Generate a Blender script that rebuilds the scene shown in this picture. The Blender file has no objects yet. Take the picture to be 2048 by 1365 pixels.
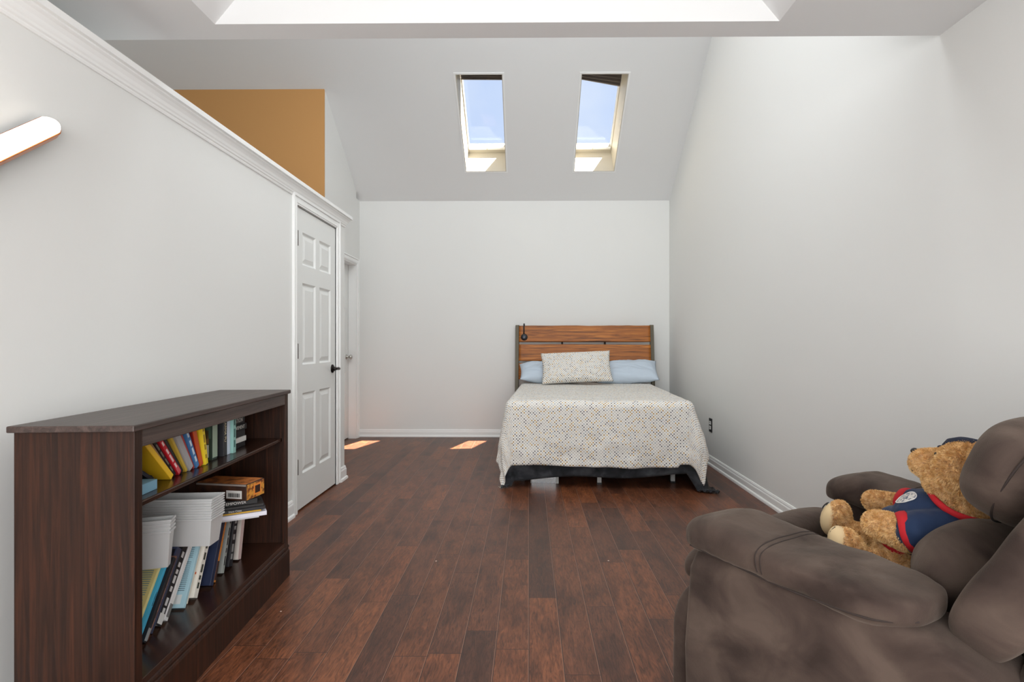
import bpy, bmesh, math, random
from mathutils import Vector, Matrix, Quaternion, noise
from mathutils.bvhtree import BVHTree
random.seed(7)
PI = math.pi
SC = bpy.context.scene
COL = SC.collection

# ------------------------------------------------------------------ camera
cam_d = bpy.data.cameras.new('camera')
cam = bpy.data.objects.new('camera', cam_d); COL.objects.link(cam)
cam_d.sensor_width = 36.0; cam_d.sensor_fit = 'HORIZONTAL'
cam_d.lens = 1100*36/2048
cam_d.clip_start = 0.02
cam.location = (0, 0, 1.115)
cam.rotation_euler = (PI/2, 0, math.radians(0.55))
cam_d.shift_x = -23.4/2048
cam_d.shift_y = 3.5/2048
SC.camera = cam
# ------------------------------------------------------------------ colour management
SC.view_settings.view_transform = 'Standard'
SC.view_settings.look = 'None'
SC.view_settings.gamma = 1.0
SC.view_settings.exposure = 0.07
SC.view_settings.use_curve_mapping = False
SC.cycles.max_bounces = 10
SC.cycles.diffuse_bounces = 6
SC.cycles.caustics_reflective = False
SC.cycles.caustics_refractive = False

def lin(c):
    r = []
    for v in c:
        v = v/255.0
        r.append(v/12.92 if v <= 0.04045 else ((v+0.055)/1.055)**2.4)
    return (r[0], r[1], r[2], 1.0)

# ------------------------------------------------------------------ world: blue sky with thin cloud
W = bpy.data.worlds.new('sky'); SC.world = W; W.use_nodes = True
nt = W.node_tree; nt.nodes.clear()
o = nt.nodes.new('ShaderNodeOutputWorld'); bg = nt.nodes.new('ShaderNodeBackground')
tc = nt.nodes.new('ShaderNodeTexCoord'); nz = nt.nodes.new('ShaderNodeTexNoise')
nz.inputs['Scale'].default_value = 3.2; nz.inputs['Detail'].default_value = 5
rp = nt.nodes.new('ShaderNodeValToRGB')
rp.color_ramp.elements[0].position = 0.40; rp.color_ramp.elements[0].color = lin((176, 199, 240))
rp.color_ramp.elements[1].position = 0.75; rp.color_ramp.elements[1].color = lin((222, 230, 244))
nt.links.new(tc.outputs['Generated'], nz.inputs['Vector'])
nt.links.new(nz.outputs['Fac'], rp.inputs['Fac'])
nt.links.new(rp.outputs['Color'], bg.inputs['Color'])
bg.inputs['Strength'].default_value = 1.12
nt.links.new(bg.outputs[0], o.inputs[0])

# ------------------------------------------------------------------ lights: the sun, daylight through the windows behind, and added fill lights above
def light(name, kind, energy, loc, direction, color=(1, 1, 1), size=None, angle=None):
    d = bpy.data.lights.new(name, kind); ob = bpy.data.objects.new(name, d); COL.objects.link(ob)
    d.energy = energy; d.color = color; ob.location = loc
    ob.rotation_euler = Vector(direction).to_track_quat('-Z', 'Y').to_euler()
    if size:
        d.shape = 'RECTANGLE'; d.size, d.size_y = size
    if angle: d.angle = angle
    return ob
SUN_DIR = (-0.394, 0.024, -1.0)
light('sun', 'SUN', 58.0, (2, 5, 8), SUN_DIR, (1.0, 0.93, 0.84), angle=math.radians(0.5))
light('loft_fill', 'AREA', 28.0, (0.0, 2.27, 3.5), (0, 1, 0.0), (0.97, 0.985, 1.0), size=(3.0, 1.7))  # added fill for the back wall and sloping ceiling, no window there
light('rear_window_daylight', 'AREA', 108.0, (0.05, -1.52, 1.22), (0, 1, 0.02), (1.0, 0.985, 0.965), size=(2.4, 1.7))
light('upper_fill', 'AREA', 40.0, (-0.1, 3.1, 4.52), (0.0, 0.22, -1), (0.95, 0.975, 1.0), size=(2.4, 1.2))  # added fill under the solid upper ceiling, lights the bed from above
light('tray_fill', 'AREA', 1.5, (-0.13, 0.9, 2.62), (0, 0, -1), (1.0, 0.99, 0.97), size=(1.3, 1.6))  # added light inside the closed tray, no roof window is built there

# ================================================================== helpers
def tag(ob, label=None, cat=None, group=None, kind=None):
    if label: ob['label'] = label
    if cat: ob['category'] = cat
    if group: ob['group'] = group
    if kind: ob['kind'] = kind
    return ob

def empty(name, loc=(0, 0, 0), rz=0, label=None, cat=None, group=None, kind=None):
    ob = bpy.data.objects.new(name, None); COL.objects.link(ob)
    ob.empty_display_size = 0.1
    ob.location = loc; ob.rotation_euler = (0, 0, rz)
    return tag(ob, label, cat, group, kind)

def mesh_obj(name, bm, mats, parent=None, smooth=False, auto=None):
    me = bpy.data.meshes.new(name)
    bmesh.ops.recalc_face_normals(bm, faces=bm.faces)
    bm.to_mesh(me); bm.free()
    if not isinstance(mats, (list, tuple)): mats = [mats]
    for m in mats: me.materials.append(m)
    ob = bpy.data.objects.new(name, me); COL.objects.link(ob)
    if parent: ob.parent = parent
    if smooth:
        for p in me.polygons: p.use_smooth = True
    return ob

def bevel(ob, w, seg=2):
    m = ob.modifiers.new('bevel', 'BEVEL'); m.width = w; m.segments = seg; m.limit_method = 'ANGLE'
    m.angle_limit = math.radians(40)
    return ob

def box(bm, x0, x1, y0, y1, z0, z1, M=None, mi=0):
    vs = [bm.verts.new(Vector(p)) for p in ((x0,y0,z0),(x1,y0,z0),(x1,y1,z0),(x0,y1,z0),(x0,y0,z1),(x1,y0,z1),(x1,y1,z1),(x0,y1,z1))]
    if M:
        for v in vs: v.co = M @ v.co
    fs = []
    for f in ((0,3,2,1),(4,5,6,7),(0,1,5,4),(1,2,6,5),(2,3,7,6),(3,0,4,7)):
        F = bm.faces.new([vs[i] for i in f]); F.material_index = mi; fs.append(F)
    return vs

def new(): return bmesh.new()
def boxes(name, lst, mat, parent=None, bev=0, M=None):
    bm = new()
    for b in lst: box(bm, *b, M=M)
    ob = mesh_obj(name, bm, mat, parent)
    if bev: bevel(ob, bev)
    return ob

def prism(bm, poly, axis, a0, a1, M=None, mi=0):
    """extrude a 2D polygon along axis (0,1,2) between a0 and a1"""
    def P(p, a):
        v = [0, 0, 0]; oth = [i for i in range(3) if i != axis]
        v[oth[0]], v[oth[1]] = p; v[axis] = a
        v = Vector(v)
        return M @ v if M else v
    A = [bm.verts.new(P(p, a0)) for p in poly]; B = [bm.verts.new(P(p, a1)) for p in poly]
    n = len(poly)
    fs = [bm.faces.new(A), bm.faces.new(B[::-1])]
    for i in range(n): fs.append(bm.faces.new((A[i], A[(i+1) % n], B[(i+1) % n], B[i])))
    for f in fs: f.material_index = mi
    return A, B

def tube(bm, pts, r, n=10, M=None, cap=True, mi=0):
    pts = [Vector(p) for p in pts]
    if M: pts = [M @ p for p in pts]
    rings = []; up = None
    for i, p in enumerate(pts):
        t = (pts[min(i+1, len(pts)-1)] - pts[max(i-1, 0)]).normalized()
        if up is None:
            up = t.orthogonal().normalized()
        up = (up - t*up.dot(t)).normalized(); bi = t.cross(up)
        rr = r[i] if isinstance(r, (list, tuple)) else r
        rings.append([bm.verts.new(p + (up*math.cos(2*PI*k/n) + bi*math.sin(2*PI*k/n))*rr) for k in range(n)])
    for a, b in zip(rings, rings[1:]):
        for k in range(n):
            f = bm.faces.new((a[k], a[(k+1) % n], b[(k+1) % n], b[k])); f.smooth = True; f.material_index = mi
    if cap:
        for f in (bm.faces.new(rings[0][::-1]), bm.faces.new(rings[-1])): f.material_index = mi

def lathe(bm, prof, n=24, M=None, mi=0):
    rings = []
    for r, z in prof:
        rings.append([bm.verts.new((M or Matrix()) @ Vector((max(r, 1e-4)*math.cos(2*PI*k/n), max(r, 1e-4)*math.sin(2*PI*k/n), z))) for k in range(n)])
    for a, b in zip(rings, rings[1:]):
        for k in range(n):
            f = bm.faces.new((a[k], a[(k+1) % n], b[(k+1) % n], b[k])); f.smooth = True; f.material_index = mi
    bm.faces.new(rings[0][::-1]).material_index = mi; bm.faces.new(rings[-1]).material_index = mi

def sq(bm, c, s, n=3.0, N=14, M=None, wr=0.0, wf=8.0, seed=0, taper=None, aniso=(1, 1, 1)):
    """superquadric cushion from a cube grid; s = half sizes; n = squareness; wr wrinkle height"""
    c = Vector(c); s = Vector(s); vm = {}
    def V(p):
        key = (round(p[0], 5), round(p[1], 5), round(p[2], 5))
        if key in vm: return vm[key]
        q = Vector(p)
        q = Vector([math.sin(a*PI/4)/math.sin(PI/4) for a in q])
        k = (abs(q.x)**n + abs(q.y)**n + abs(q.z)**n)**(-1.0/n)
        d = q*k
        L = Vector((d.x*s.x, d.y*s.y, d.z*s.z))
        if taper: L = taper(d, L)
        if wr:
            m = Vector((L.x*aniso[0], L.y*aniso[1], L.z*aniso[2]))*wf + Vector((seed*3.1, seed*1.7, seed))
            h = noise.noise(m) + 0.5*noise.noise(m*2.3)
            L = L + d.normalized()*wr*h
        L = L + c
        if M: L = M @ L
        v = bm.verts.new(L); vm[key] = v; return v
    g = [-1 + 2*i/N for i in range(N+1)]
    for ax in range(3):
        for sg in (-1, 1):
            for i in range(N):
                for j in range(N):
                    def P(a, b):
                        p = [0, 0, 0]; o2 = [k for k in range(3) if k != ax]
                        p[ax] = sg; p[o2[0]] = a; p[o2[1]] = b; return p
                    q = [V(P(g[i], g[j])), V(P(g[i+1], g[j])), V(P(g[i+1], g[j+1])), V(P(g[i], g[j+1]))]
                    f = bm.faces.new(q if sg > 0 else q[::-1]); f.smooth = True

def eval_mesh(ob):
    dg = bpy.context.evaluated_depsgraph_get(); dg.update()
    me = bpy.data.meshes.new_from_object(ob.evaluated_get(dg))
    return me

def text_obj(name, body, size, mat, parent, M, depth=0.0004, align='CENTER', sx=1.0):
    cu = bpy.data.curves.new(name, 'FONT'); cu.body = body; cu.size = size; cu.extrude = depth
    cu.align_x = align; cu.align_y = 'CENTER'
    t = bpy.data.objects.new(name, cu); COL.objects.link(t)
    bpy.context.view_layer.update()
    me = eval_mesh(t)
    bpy.data.objects.remove(t); bpy.data.curves.remove(cu)
    me.materials.clear(); me.materials.append(mat)
    me.transform(Matrix.Diagonal((sx, 1, 1, 1)))
    me.transform(M)
    ob = bpy.data.objects.new(name, me); COL.objects.link(ob)
    if parent: ob.parent = parent
    return ob

# ------------------------------------------------------------------ materials
def mat(name, col, rough=0.5, metal=0.0, spec=0.5, bump=None, sheen=0.0, var=None, emit=None, coat=0.0):
    m = bpy.data.materials.new(name); m.use_nodes = True
    n = m.node_tree; b = n.nodes['Principled BSDF']
    b.inputs['Base Color'].default_value = lin(col)
    b.inputs['Roughness'].default_value = rough
    b.inputs['Metallic'].default_value = metal
    b.inputs['Specular IOR Level'].default_value = spec
    if coat: b.inputs['Coat Weight'].default_value = coat
    if sheen:
        b.inputs['Sheen Weight'].default_value = sheen; b.inputs['Sheen Roughness'].default_value = 0.4
    tcn = None
    if bump or var:
        tcn = n.nodes.new('ShaderNodeTexCoord')
    if bump:
        sc, st, dist = bump
        z = n.nodes.new('ShaderNodeTexNoise'); z.inputs['Scale'].default_value = sc; z.inputs['Detail'].default_value = 4
        bp = n.nodes.new('ShaderNodeBump'); bp.inputs['Strength'].default_value = st; bp.inputs['Distance'].default_value = dist
        n.links.new(tcn.outputs['Object'], z.inputs['Vector']); n.links.new(z.outputs['Fac'], bp.inputs['Height'])
        n.links.new(bp.outputs['Normal'], b.inputs['Normal'])
    if var:
        sc, c2, lo, hi = var
        z = n.nodes.new('ShaderNodeTexNoise'); z.inputs['Scale'].default_value = sc; z.inputs['Detail'].default_value = 5
        r = n.nodes.new('ShaderNodeValToRGB')
        r.color_ramp.elements[0].position = lo; r.color_ramp.elements[0].color = lin(col)
        r.color_ramp.elements[1].position = hi; r.color_ramp.elements[1].color = lin(c2)
        n.links.new(tcn.outputs['Object'], z.inputs['Vector']); n.links.new(z.outputs['Fac'], r.inputs['Fac'])
        n.links.new(r.outputs['Color'], b.inputs['Base Color'])
    if emit:
        b.inputs['Emission Color'].default_value = lin(emit[0]); b.inputs['Emission Strength'].default_value = emit[1]
    return m

def N(nt_, typ, **kw):
    nd = nt_.nodes.new(typ)
    for k, v in kw.items():
        if k == 'op': nd.operation = v
        else: setattr(nd, k, v)
    return nd
def math_(nt_, op, a, b=None, c=None):
    nd = N(nt_, 'ShaderNodeMath', op=op)
    for i, v in enumerate((a, b, c)):
        if v is None: continue
        if isinstance(v, (int, float)): nd.inputs[i].default_value = v
        else: nt_.links.new(v, nd.inputs[i])
    return nd.outputs[0]

def floor_material():
    m = bpy.data.materials.new('hickory_planks'); m.use_nodes = True; n = m.node_tree; L = n.links
    b = n.nodes['Principled BSDF']
    t = N(n, 'ShaderNodeTexCoord'); s = N(n, 'ShaderNodeSeparateXYZ'); L.new(t.outputs['Object'], s.inputs[0])
    X, Y = s.outputs[0], s.outputs[1]
    pw = 0.1206
    cx = math_(n, 'DIVIDE', X, pw); col = math_(n, 'FLOOR', cx); fx = math_(n, 'FRACT', cx)
    wn = N(n, 'ShaderNodeTexWhiteNoise', noise_dimensions='1D'); L.new(col, wn.inputs['W'])
    wn2 = N(n, 'ShaderNodeTexWhiteNoise', noise_dimensions='1D'); L.new(math_(n, 'ADD', col, 57.3), wn2.inputs['W'])
    plen = math_(n, 'MULTIPLY_ADD', wn2.outputs[0], 0.55, 0.62)
    yy = math_(n, 'DIVIDE', math_(n, 'MULTIPLY_ADD', wn.outputs[0], 3.0, Y), plen)
    idx = math_(n, 'FLOOR', yy); fy = math_(n, 'FRACT', yy)
    cmb = N(n, 'ShaderNodeCombineXYZ'); L.new(col, cmb.inputs[0]); L.new(idx, cmb.inputs[1])
    w3 = N(n, 'ShaderNodeTexWhiteNoise', noise_dimensions='2D'); L.new(cmb.outputs[0], w3.inputs['Vector'])
    # per-plank colour
    rp = N(n, 'ShaderNodeValToRGB'); L.new(w3.outputs[0], rp.inputs['Fac'])
    e = rp.color_ramp.elements
    e[0].position = 0; e[0].color = lin((76, 48, 36)); e[1].position = 1; e[1].color = lin((122, 76, 50))
    for p, c in ((0.12, (88, 55, 40)), (0.35, (98, 61, 43)), (0.6, (105, 65, 44)), (0.85, (114, 69, 45))):
        x = e.new(p); x.color = lin(c)
    # grain
    gv = N(n, 'ShaderNodeCombineXYZ'); L.new(math_(n, 'MULTIPLY', X, 78.0), gv.inputs[0]); L.new(math_(n, 'MULTIPLY', Y, 11.0), gv.inputs[1])
    L.new(math_(n, 'MULTIPLY', w3.outputs[0], 37.0), gv.inputs[2])
    g1 = N(n, 'ShaderNodeTexNoise'); g1.inputs['Scale'].default_value = 1.0; g1.inputs['Detail'].default_value = 8; g1.inputs['Roughness'].default_value = 0.68
    g1.inputs['Distortion'].default_value = 1.6
    L.new(gv.outputs[0], g1.inputs['Vector'])
    gr = N(n, 'ShaderNodeValToRGB'); L.new(g1.outputs['Fac'], gr.inputs['Fac'])
    gr.color_ramp.elements[0].position = 0.34; gr.color_ramp.elements[0].color = (0.36, 0.32, 0.30, 1)
    gr.color_ramp.elements[1].position = 0.66; gr.color_ramp.elements[1].color = (1.45, 1.38, 1.32, 1)
    mx = N(n, 'ShaderNodeMix', data_type='RGBA', blend_type='MULTIPLY'); mx.inputs[0].default_value = 1.0
    L.new(rp.outputs[0], mx.inputs[6]); L.new(gr.outputs[0], mx.inputs[7])
    # dark blotches of stain
    bv = N(n, 'ShaderNodeCombineXYZ'); L.new(math_(n, 'MULTIPLY', X, 11.0), bv.inputs[0]); L.new(math_(n, 'MULTIPLY', Y, 4.0), bv.inputs[1]); L.new(math_(n, 'MULTIPLY', w3.outputs[0], 11.0), bv.inputs[2])
    g2 = N(n, 'ShaderNodeTexNoise'); g2.inputs['Scale'].default_value = 1.0; g2.inputs['Detail'].default_value = 4; L.new(bv.outputs[0], g2.inputs['Vector'])
    br = N(n, 'ShaderNodeValToRGB'); L.new(g2.outputs['Fac'], br.inputs['Fac'])
    br.color_ramp.elements[0].position = 0.28; br.color_ramp.elements[0].color = (0.48, 0.46, 0.47, 1)
    br.color_ramp.elements[1].position = 0.55; br.color_ramp.elements[1].color = (1.06, 1.04, 1.02, 1)
    mx2 = N(n, 'ShaderNodeMix', data_type='RGBA', blend_type='MULTIPLY'); mx2.inputs[0].default_value = 1.0
    L.new(mx.outputs[2], mx2.inputs[6]); L.new(br.outputs[0], mx2.inputs[7])
    # seams
    ex = math_(n, 'MULTIPLY', math_(n, 'MINIMUM', fx, math_(n, 'SUBTRACT', 1.0, fx)), pw)
    ey = math_(n, 'MULTIPLY', math_(n, 'MINIMUM', fy, math_(n, 'SUBTRACT', 1.0, fy)), plen)
    ed = math_(n, 'MINIMUM', ex, ey)
    seam = math_(n, 'LESS_THAN', ed, 0.0013)
    lite = math_(n, 'MULTIPLY', math_(n, 'LESS_THAN', math_(n, 'ABSOLUTE', math_(n, 'SUBTRACT', ex, 0.0026)), 0.0012), math_(n, 'GREATER_THAN', fx, 0.5))
    mx3 = N(n, 'ShaderNodeMix', data_type='RGBA'); L.new(math_(n, 'MULTIPLY', lite, 0.75), mx3.inputs[0]); L.new(mx2.outputs[2], mx3.inputs[6]); mx3.inputs[7].default_value = lin((150, 108, 88))
    mx4 = N(n, 'ShaderNodeMix', data_type='RGBA'); L.new(seam, mx4.inputs[0]); L.new(mx3.outputs[2], mx4.inputs[6]); mx4.inputs[7].default_value = lin((40, 24, 18))
    # light specks of lint
    vo = N(n, 'ShaderNodeTexVoronoi'); vo.inputs['Scale'].default_value = 3.3; L.new(t.outputs['Object'], vo.inputs['Vector'])
    spk = math_(n, 'LESS_THAN', vo.outputs['Distance'], 0.016)
    mx5 = N(n, 'ShaderNodeMix', data_type='RGBA'); L.new(spk, mx5.inputs[0]); L.new(mx4.outputs[2], mx5.inputs[6]); mx5.inputs[7].default_value = lin((225, 205, 190))
    L.new(mx5.outputs[2], b.inputs['Base Color'])
    rr = N(n, 'ShaderNodeMapRange'); L.new(g1.outputs['Fac'], rr.inputs[0]); rr.inputs[3].default_value = 0.30; rr.inputs[4].default_value = 0.46
    L.new(rr.outputs[0], b.inputs['Roughness'])
    b.inputs['Specular IOR Level'].default_value = 0.42
    hgt = math_(n, 'SUBTRACT', math_(n, 'MULTIPLY', g1.outputs['Fac'], 0.35), math_(n, 'MULTIPLY', math_(n, 'LESS_THAN', ed, 0.002), 0.8))
    bp = N(n, 'ShaderNodeBump'); bp.inputs['Strength'].default_value = 0.45; bp.inputs['Distance'].default_value = 0.0025
    L.new(hgt, bp.inputs['Height']); L.new(bp.outputs[0], b.inputs['Normal'])
    return m

def wood(name, c1, c2, c3, along=0, sc=(30, 30, 30), stretch=0.06, rough=0.42, bump=0.15, dist=1.2):
    m = bpy.data.materials.new(name); m.use_nodes = True; n = m.node_tree; L = n.links; b = n.nodes['Principled BSDF']
    t = N(n, 'ShaderNodeTexCoord'); mp = N(n, 'ShaderNodeMapping')
    s = list(sc); s[along] = s[along]*stretch
    mp.inputs['Scale'].default_value = s
    L.new(t.outputs['Object'], mp.inputs[0])
    z = N(n, 'ShaderNodeTexNoise'); z.inputs['Scale'].default_value = 1; z.inputs['Detail'].default_value = 7; z.inputs['Distortion'].default_value = dist; z.inputs['Roughness'].default_value = 0.62
    L.new(mp.outputs[0], z.inputs['Vector'])
    r = N(n, 'ShaderNodeValToRGB'); L.new(z.outputs['Fac'], r.inputs['Fac'])
    e = r.color_ramp.elements; e[0].position = 0.3; e[0].color = lin(c1); e[1].position = 0.72; e[1].color = lin(c3)
    x = e.new(0.5); x.color = lin(c2)
    L.new(r.outputs[0], b.inputs['Base Color']); b.inputs['Roughness'].default_value = rough
    bp = N(n, 'ShaderNodeBump'); bp.inputs['Strength'].default_value = bump; bp.inputs['Distance'].default_value = 0.002
    L.new(z.outputs['Fac'], bp.inputs['Height']); L.new(bp.outputs[0], b.inputs['Normal'])
    return m

def dots_material(name, pitch=0.0165):
    m = bpy.data.materials.new(name); m.use_nodes = True; n = m.node_tree; L = n.links; b = n.nodes['Principled BSDF']
    t = N(n, 'ShaderNodeUVMap'); s = N(n, 'ShaderNodeSeparateXYZ'); L.new(t.outputs[0], s.inputs[0])
    a = math_(n, 'DIVIDE', math_(n, 'ADD', s.outputs[0], s.outputs[1]), pitch*1.4142)
    c = math_(n, 'DIVIDE', math_(n, 'SUBTRACT', s.outputs[0], s.outputs[1]), pitch*1.4142)
    ia, ic = math_(n, 'FLOOR', a), math_(n, 'FLOOR', c)
    da = math_(n, 'SUBTRACT', math_(n, 'FRACT', a), 0.5); dc = math_(n, 'SUBTRACT', math_(n, 'FRACT', c), 0.5)
    d = math_(n, 'SQRT', math_(n, 'ADD', math_(n, 'MULTIPLY', da, da), math_(n, 'MULTIPLY', dc, dc)))
    inside = math_(n, 'LESS_THAN', d, 0.31)
    cb = N(n, 'ShaderNodeCombineXYZ'); L.new(ia, cb.inputs[0]); L.new(ic, cb.inputs[1])
    w = N(n, 'ShaderNodeTexWhiteNoise', noise_dimensions='2D'); L.new(cb.outputs[0], w.inputs['Vector'])
    r = N(n, 'ShaderNodeValToRGB'); r.color_ramp.interpolation = 'CONSTANT'; L.new(w.outputs[0], r.inputs['Fac'])
    e = r.color_ramp.elements; e[0].position = 0; e[0].color = lin((184, 181, 174)); e[1].position = 0.50; e[1].color = lin((158, 120, 42))
    x = e.new(0.64); x.color = lin((88, 86, 90)); x = e.new(0.82); x.color = lin((150, 160, 166)); x = e.new(0.93); x.color = lin((196, 168, 110))
    mx = N(n, 'ShaderNodeMix', data_type='RGBA'); L.new(inside, mx.inputs[0]); mx.inputs[6].default_value = lin((226, 224, 219)); L.new(r.outputs[0], mx.inputs[7])
    L.new(mx.outputs[2], b.inputs['Base Color'])
    b.inputs['Roughness'].default_value = 0.9; b.inputs['Specular IOR Level'].default_value = 0.15
    tcn = N(n, 'ShaderNodeTexCoord'); z = N(n, 'ShaderNodeTexNoise'); z.inputs['Scale'].default_value = 55; z.inputs['Detail'].default_value = 4
    L.new(tcn.outputs['Object'], z.inputs['Vector'])
    bp = N(n, 'ShaderNodeBump'); bp.inputs['Strength'].default_value = 0.35; bp.inputs['Distance'].default_value = 0.006
    L.new(z.outputs['Fac'], bp.inputs['Height']); L.new(bp.outputs[0], b.inputs['Normal'])
    return m

def glass_material(name, tint=(1, 1, 1), refl=0.08):
    m = bpy.data.materials.new(name); m.use_nodes = True; n = m.node_tree; L = n.links; n.nodes.clear()
    o_ = N(n, 'ShaderNodeOutputMaterial'); tr = N(n, 'ShaderNodeBsdfTransparent'); gl = N(n, 'ShaderNodeBsdfGlossy'); mx = N(n, 'ShaderNodeMixShader')
    tr.inputs[0].default_value = (*tint, 1); gl.inputs['Roughness'].default_value = 0.02
    mx.inputs[0].default_value = refl
    L.new(tr.outputs[0], mx.inputs[1]); L.new(gl.outputs[0], mx.inputs[2]); L.new(mx.outputs[0], o_.inputs[0])
    return m

def velvet_material(name, c1, c2, c3, sc=5.0):
    m = bpy.data.materials.new(name); m.use_nodes = True; n = m.node_tree; L = n.links; b = n.nodes['Principled BSDF']
    t = N(n, 'ShaderNodeTexCoord')
    mp = N(n, 'ShaderNodeMapping'); mp.inputs['Scale'].default_value = (1, 1, 1.3); L.new(t.outputs['Object'], mp.inputs[0])
    z = N(n, 'ShaderNodeTexNoise'); z.inputs['Scale'].default_value = sc; z.inputs['Detail'].default_value = 5; z.inputs['Distortion'].default_value = 0.6
    L.new(mp.outputs[0], z.inputs['Vector'])
    r = N(n, 'ShaderNodeValToRGB'); L.new(z.outputs['Fac'], r.inputs['Fac'])
    e = r.color_ramp.elements; e[0].position = 0.33; e[0].color = lin(c1); e[1].position = 0.68; e[1].color = lin(c3)
    x = e.new(0.5); x.color = lin(c2)
    L.new(r.outputs[0], b.inputs['Base Color'])
    b.inputs['Roughness'].default_value = 0.85; b.inputs['Specular IOR Level'].default_value = 0.15
    b.inputs['Sheen Weight'].default_value = 0.26; b.inputs['Sheen Roughness'].default_value = 0.45
    b.inputs['Sheen Tint'].default_value = lin((200, 185, 170))
    z2 = N(n, 'ShaderNodeTexNoise'); z2.inputs['Scale'].default_value = 420; z2.inputs['Detail'].default_value = 2
    L.new(t.outputs['Object'], z2.inputs['Vector'])
    z3 = N(n, 'ShaderNodeTexNoise'); z3.inputs['Scale'].default_value = 26; z3.inputs['Detail'].default_value = 3; L.new(t.outputs['Object'], z3.inputs['Vector'])
    h = math_(n, 'MULTIPLY_ADD', z3.outputs['Fac'], 2.2, math_(n, 'MULTIPLY', z2.outputs['Fac'], 0.5))
    bp = N(n, 'ShaderNodeBump'); bp.inputs['Strength'].default_value = 0.3; bp.inputs['Distance'].default_value = 0.003
    L.new(h, bp.inputs['Height']); L.new(bp.outputs[0], b.inputs['Normal'])
    return m

M_wall = mat('white_wall_paint', (226, 227, 225), 0.75, spec=0.25, bump=(180, 0.05, 0.001))
M_ceil = mat('ceiling_paint', (227, 228, 228), 0.85, spec=0.2, bump=(160, 0.05, 0.001))
M_trim = mat('gloss_trim_paint', (238, 239, 238), 0.32, spec=0.5)
M_door = mat('door_paint', (226, 228, 226), 0.38, spec=0.45, bump=(60, 0.04, 0.0006))
M_ochre = mat('ochre_wall_paint', (196, 148, 94), 0.8, spec=0.2, bump=(120, 0.05, 0.001))
M_floor = floor_material()
M_cream = mat('roof_window_pine_white', (184, 178, 164), 0.5)
M_blind = mat('dark_blind_fabric', (96, 90, 88), 0.8)
M_glass = glass_material('window_glass', (0.97, 0.98, 0.98), 0.012)
M_bronze = mat('oil_rubbed_bronze', (38, 34, 32), 0.32, metal=0.85)
M_nickel = mat('satin_nickel', (190, 188, 182), 0.28, metal=1.0)
M_steel = mat('hinge_steel', (84, 78, 68), 0.4, metal=0.6)
M_black = mat('black_plastic', (22, 22, 24), 0.4)
M_whitep = mat('white_plastic', (232, 232, 230), 0.4)
M_darkgap = mat('dark_gap', (18, 16, 15), 0.9)
M_white = mat('white_paper', (228, 228, 224), 0.8)

# ================================================================== THE ROOM
RX = 1.656          # right wall
LX = -1.515         # face of the closet partition
LX2 = -2.01         # left wall of the recess by the bed
BY = 6.507          # back wall
FY = -1.62          # wall behind the camera
PE = 4.50           # end of the partition
TAN = 0.7265; CA = math.cos(math.atan(TAN)); SA = math.sin(math.atan(TAN))
def slope_z(y): return 7.522 - TAN*y
TOPZ = 4.62; YT = (7.522-TOPZ)/TAN
def S(name, lst, m, bev=0): return tag(boxes(name, lst, m, bev=bev), kind='structure')
S('floor', [(-4.1, 1.9, -1.8, 6.7, -0.12, 0.0)], M_floor)
S('wall_back', [(-2.2, 1.8, BY, BY+0.14, 0, 2.80)], M_wall)
bm = new()
prism(bm, [(-1.76, 0), (6.64, 0), (6.64, 2.7), (BY, 2.795), (YT-0.05, TOPZ+0.04), (-1.76, TOPZ+0.04)], 0, RX, RX+0.14)
tag(mesh_obj('wall_right', bm, M_wall), kind='structure')
# the recess wall left of the bed, with the doorway of door_2
D2a, D2b, D2h = 5.62, 6.385, 2.03
bm = new()
box(bm, LX2-0.14, LX2, 5.40, D2a, 0, 3.62)
box(bm, LX2-0.14, LX2, D2b, BY+0.1, 0, 2.8)
prism(bm, [(D2a, D2h), (D2b, D2h), (D2b, slope_z(D2b)+0.02), (D2a, slope_z(D2a)+0.02)], 0, LX2-0.14, LX2)
tag(mesh_obj('wall_recess', bm, M_wall), kind='structure')
S('wall_ochre', [(-4.05, LX2-0.001, 5.385, 5.399, 0, 3.62)], M_ochre)
S('wall_recess_back', [(-4.05, LX2-0.14, 6.4, 6.5, 0, 3.0)], M_wall)
S('wall_far_left', [(-4.15, -4.05, -1.76, 6.6, 0, 5.3)], M_wall)
# closet partition with the doorway of door_1
D1a, D1b, D1h = 3.565, 4.300, 2.015
S('wall_left', [(LX-0.12, LX, FY, D1a, 0, 2.10), (LX-0.12, LX, D1b, PE, 0, 2.10), (LX-0.12, LX, D1a, D1b, D1h, 2.10)], M_wall)
S('wall_closet_end', [(-4.05, LX-0.12, PE-0.12, PE, 0, 2.10)], M_wall)
S('ceiling_closet', [(-4.05, LX-0.001, FY, PE, 2.10, 2.13)], M_wall)
# wall behind the camera, with two window openings
wins = [(-1.20, -0.02), (0.12, 1.30)]
S('wall_front', [(-4.05, -1.20, FY-0.14, FY, 0, 5.0), (1.30, RX, FY-0.14, FY, 0, 5.0), (-0.02, 0.12, FY-0.14, FY, 0.4, 2.1),
                 (-1.20, 1.30, FY-0.14, FY, 0, 0.4), (-1.20, 1.30, FY-0.14, FY, 2.1, 5.0)], M_wall)
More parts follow.
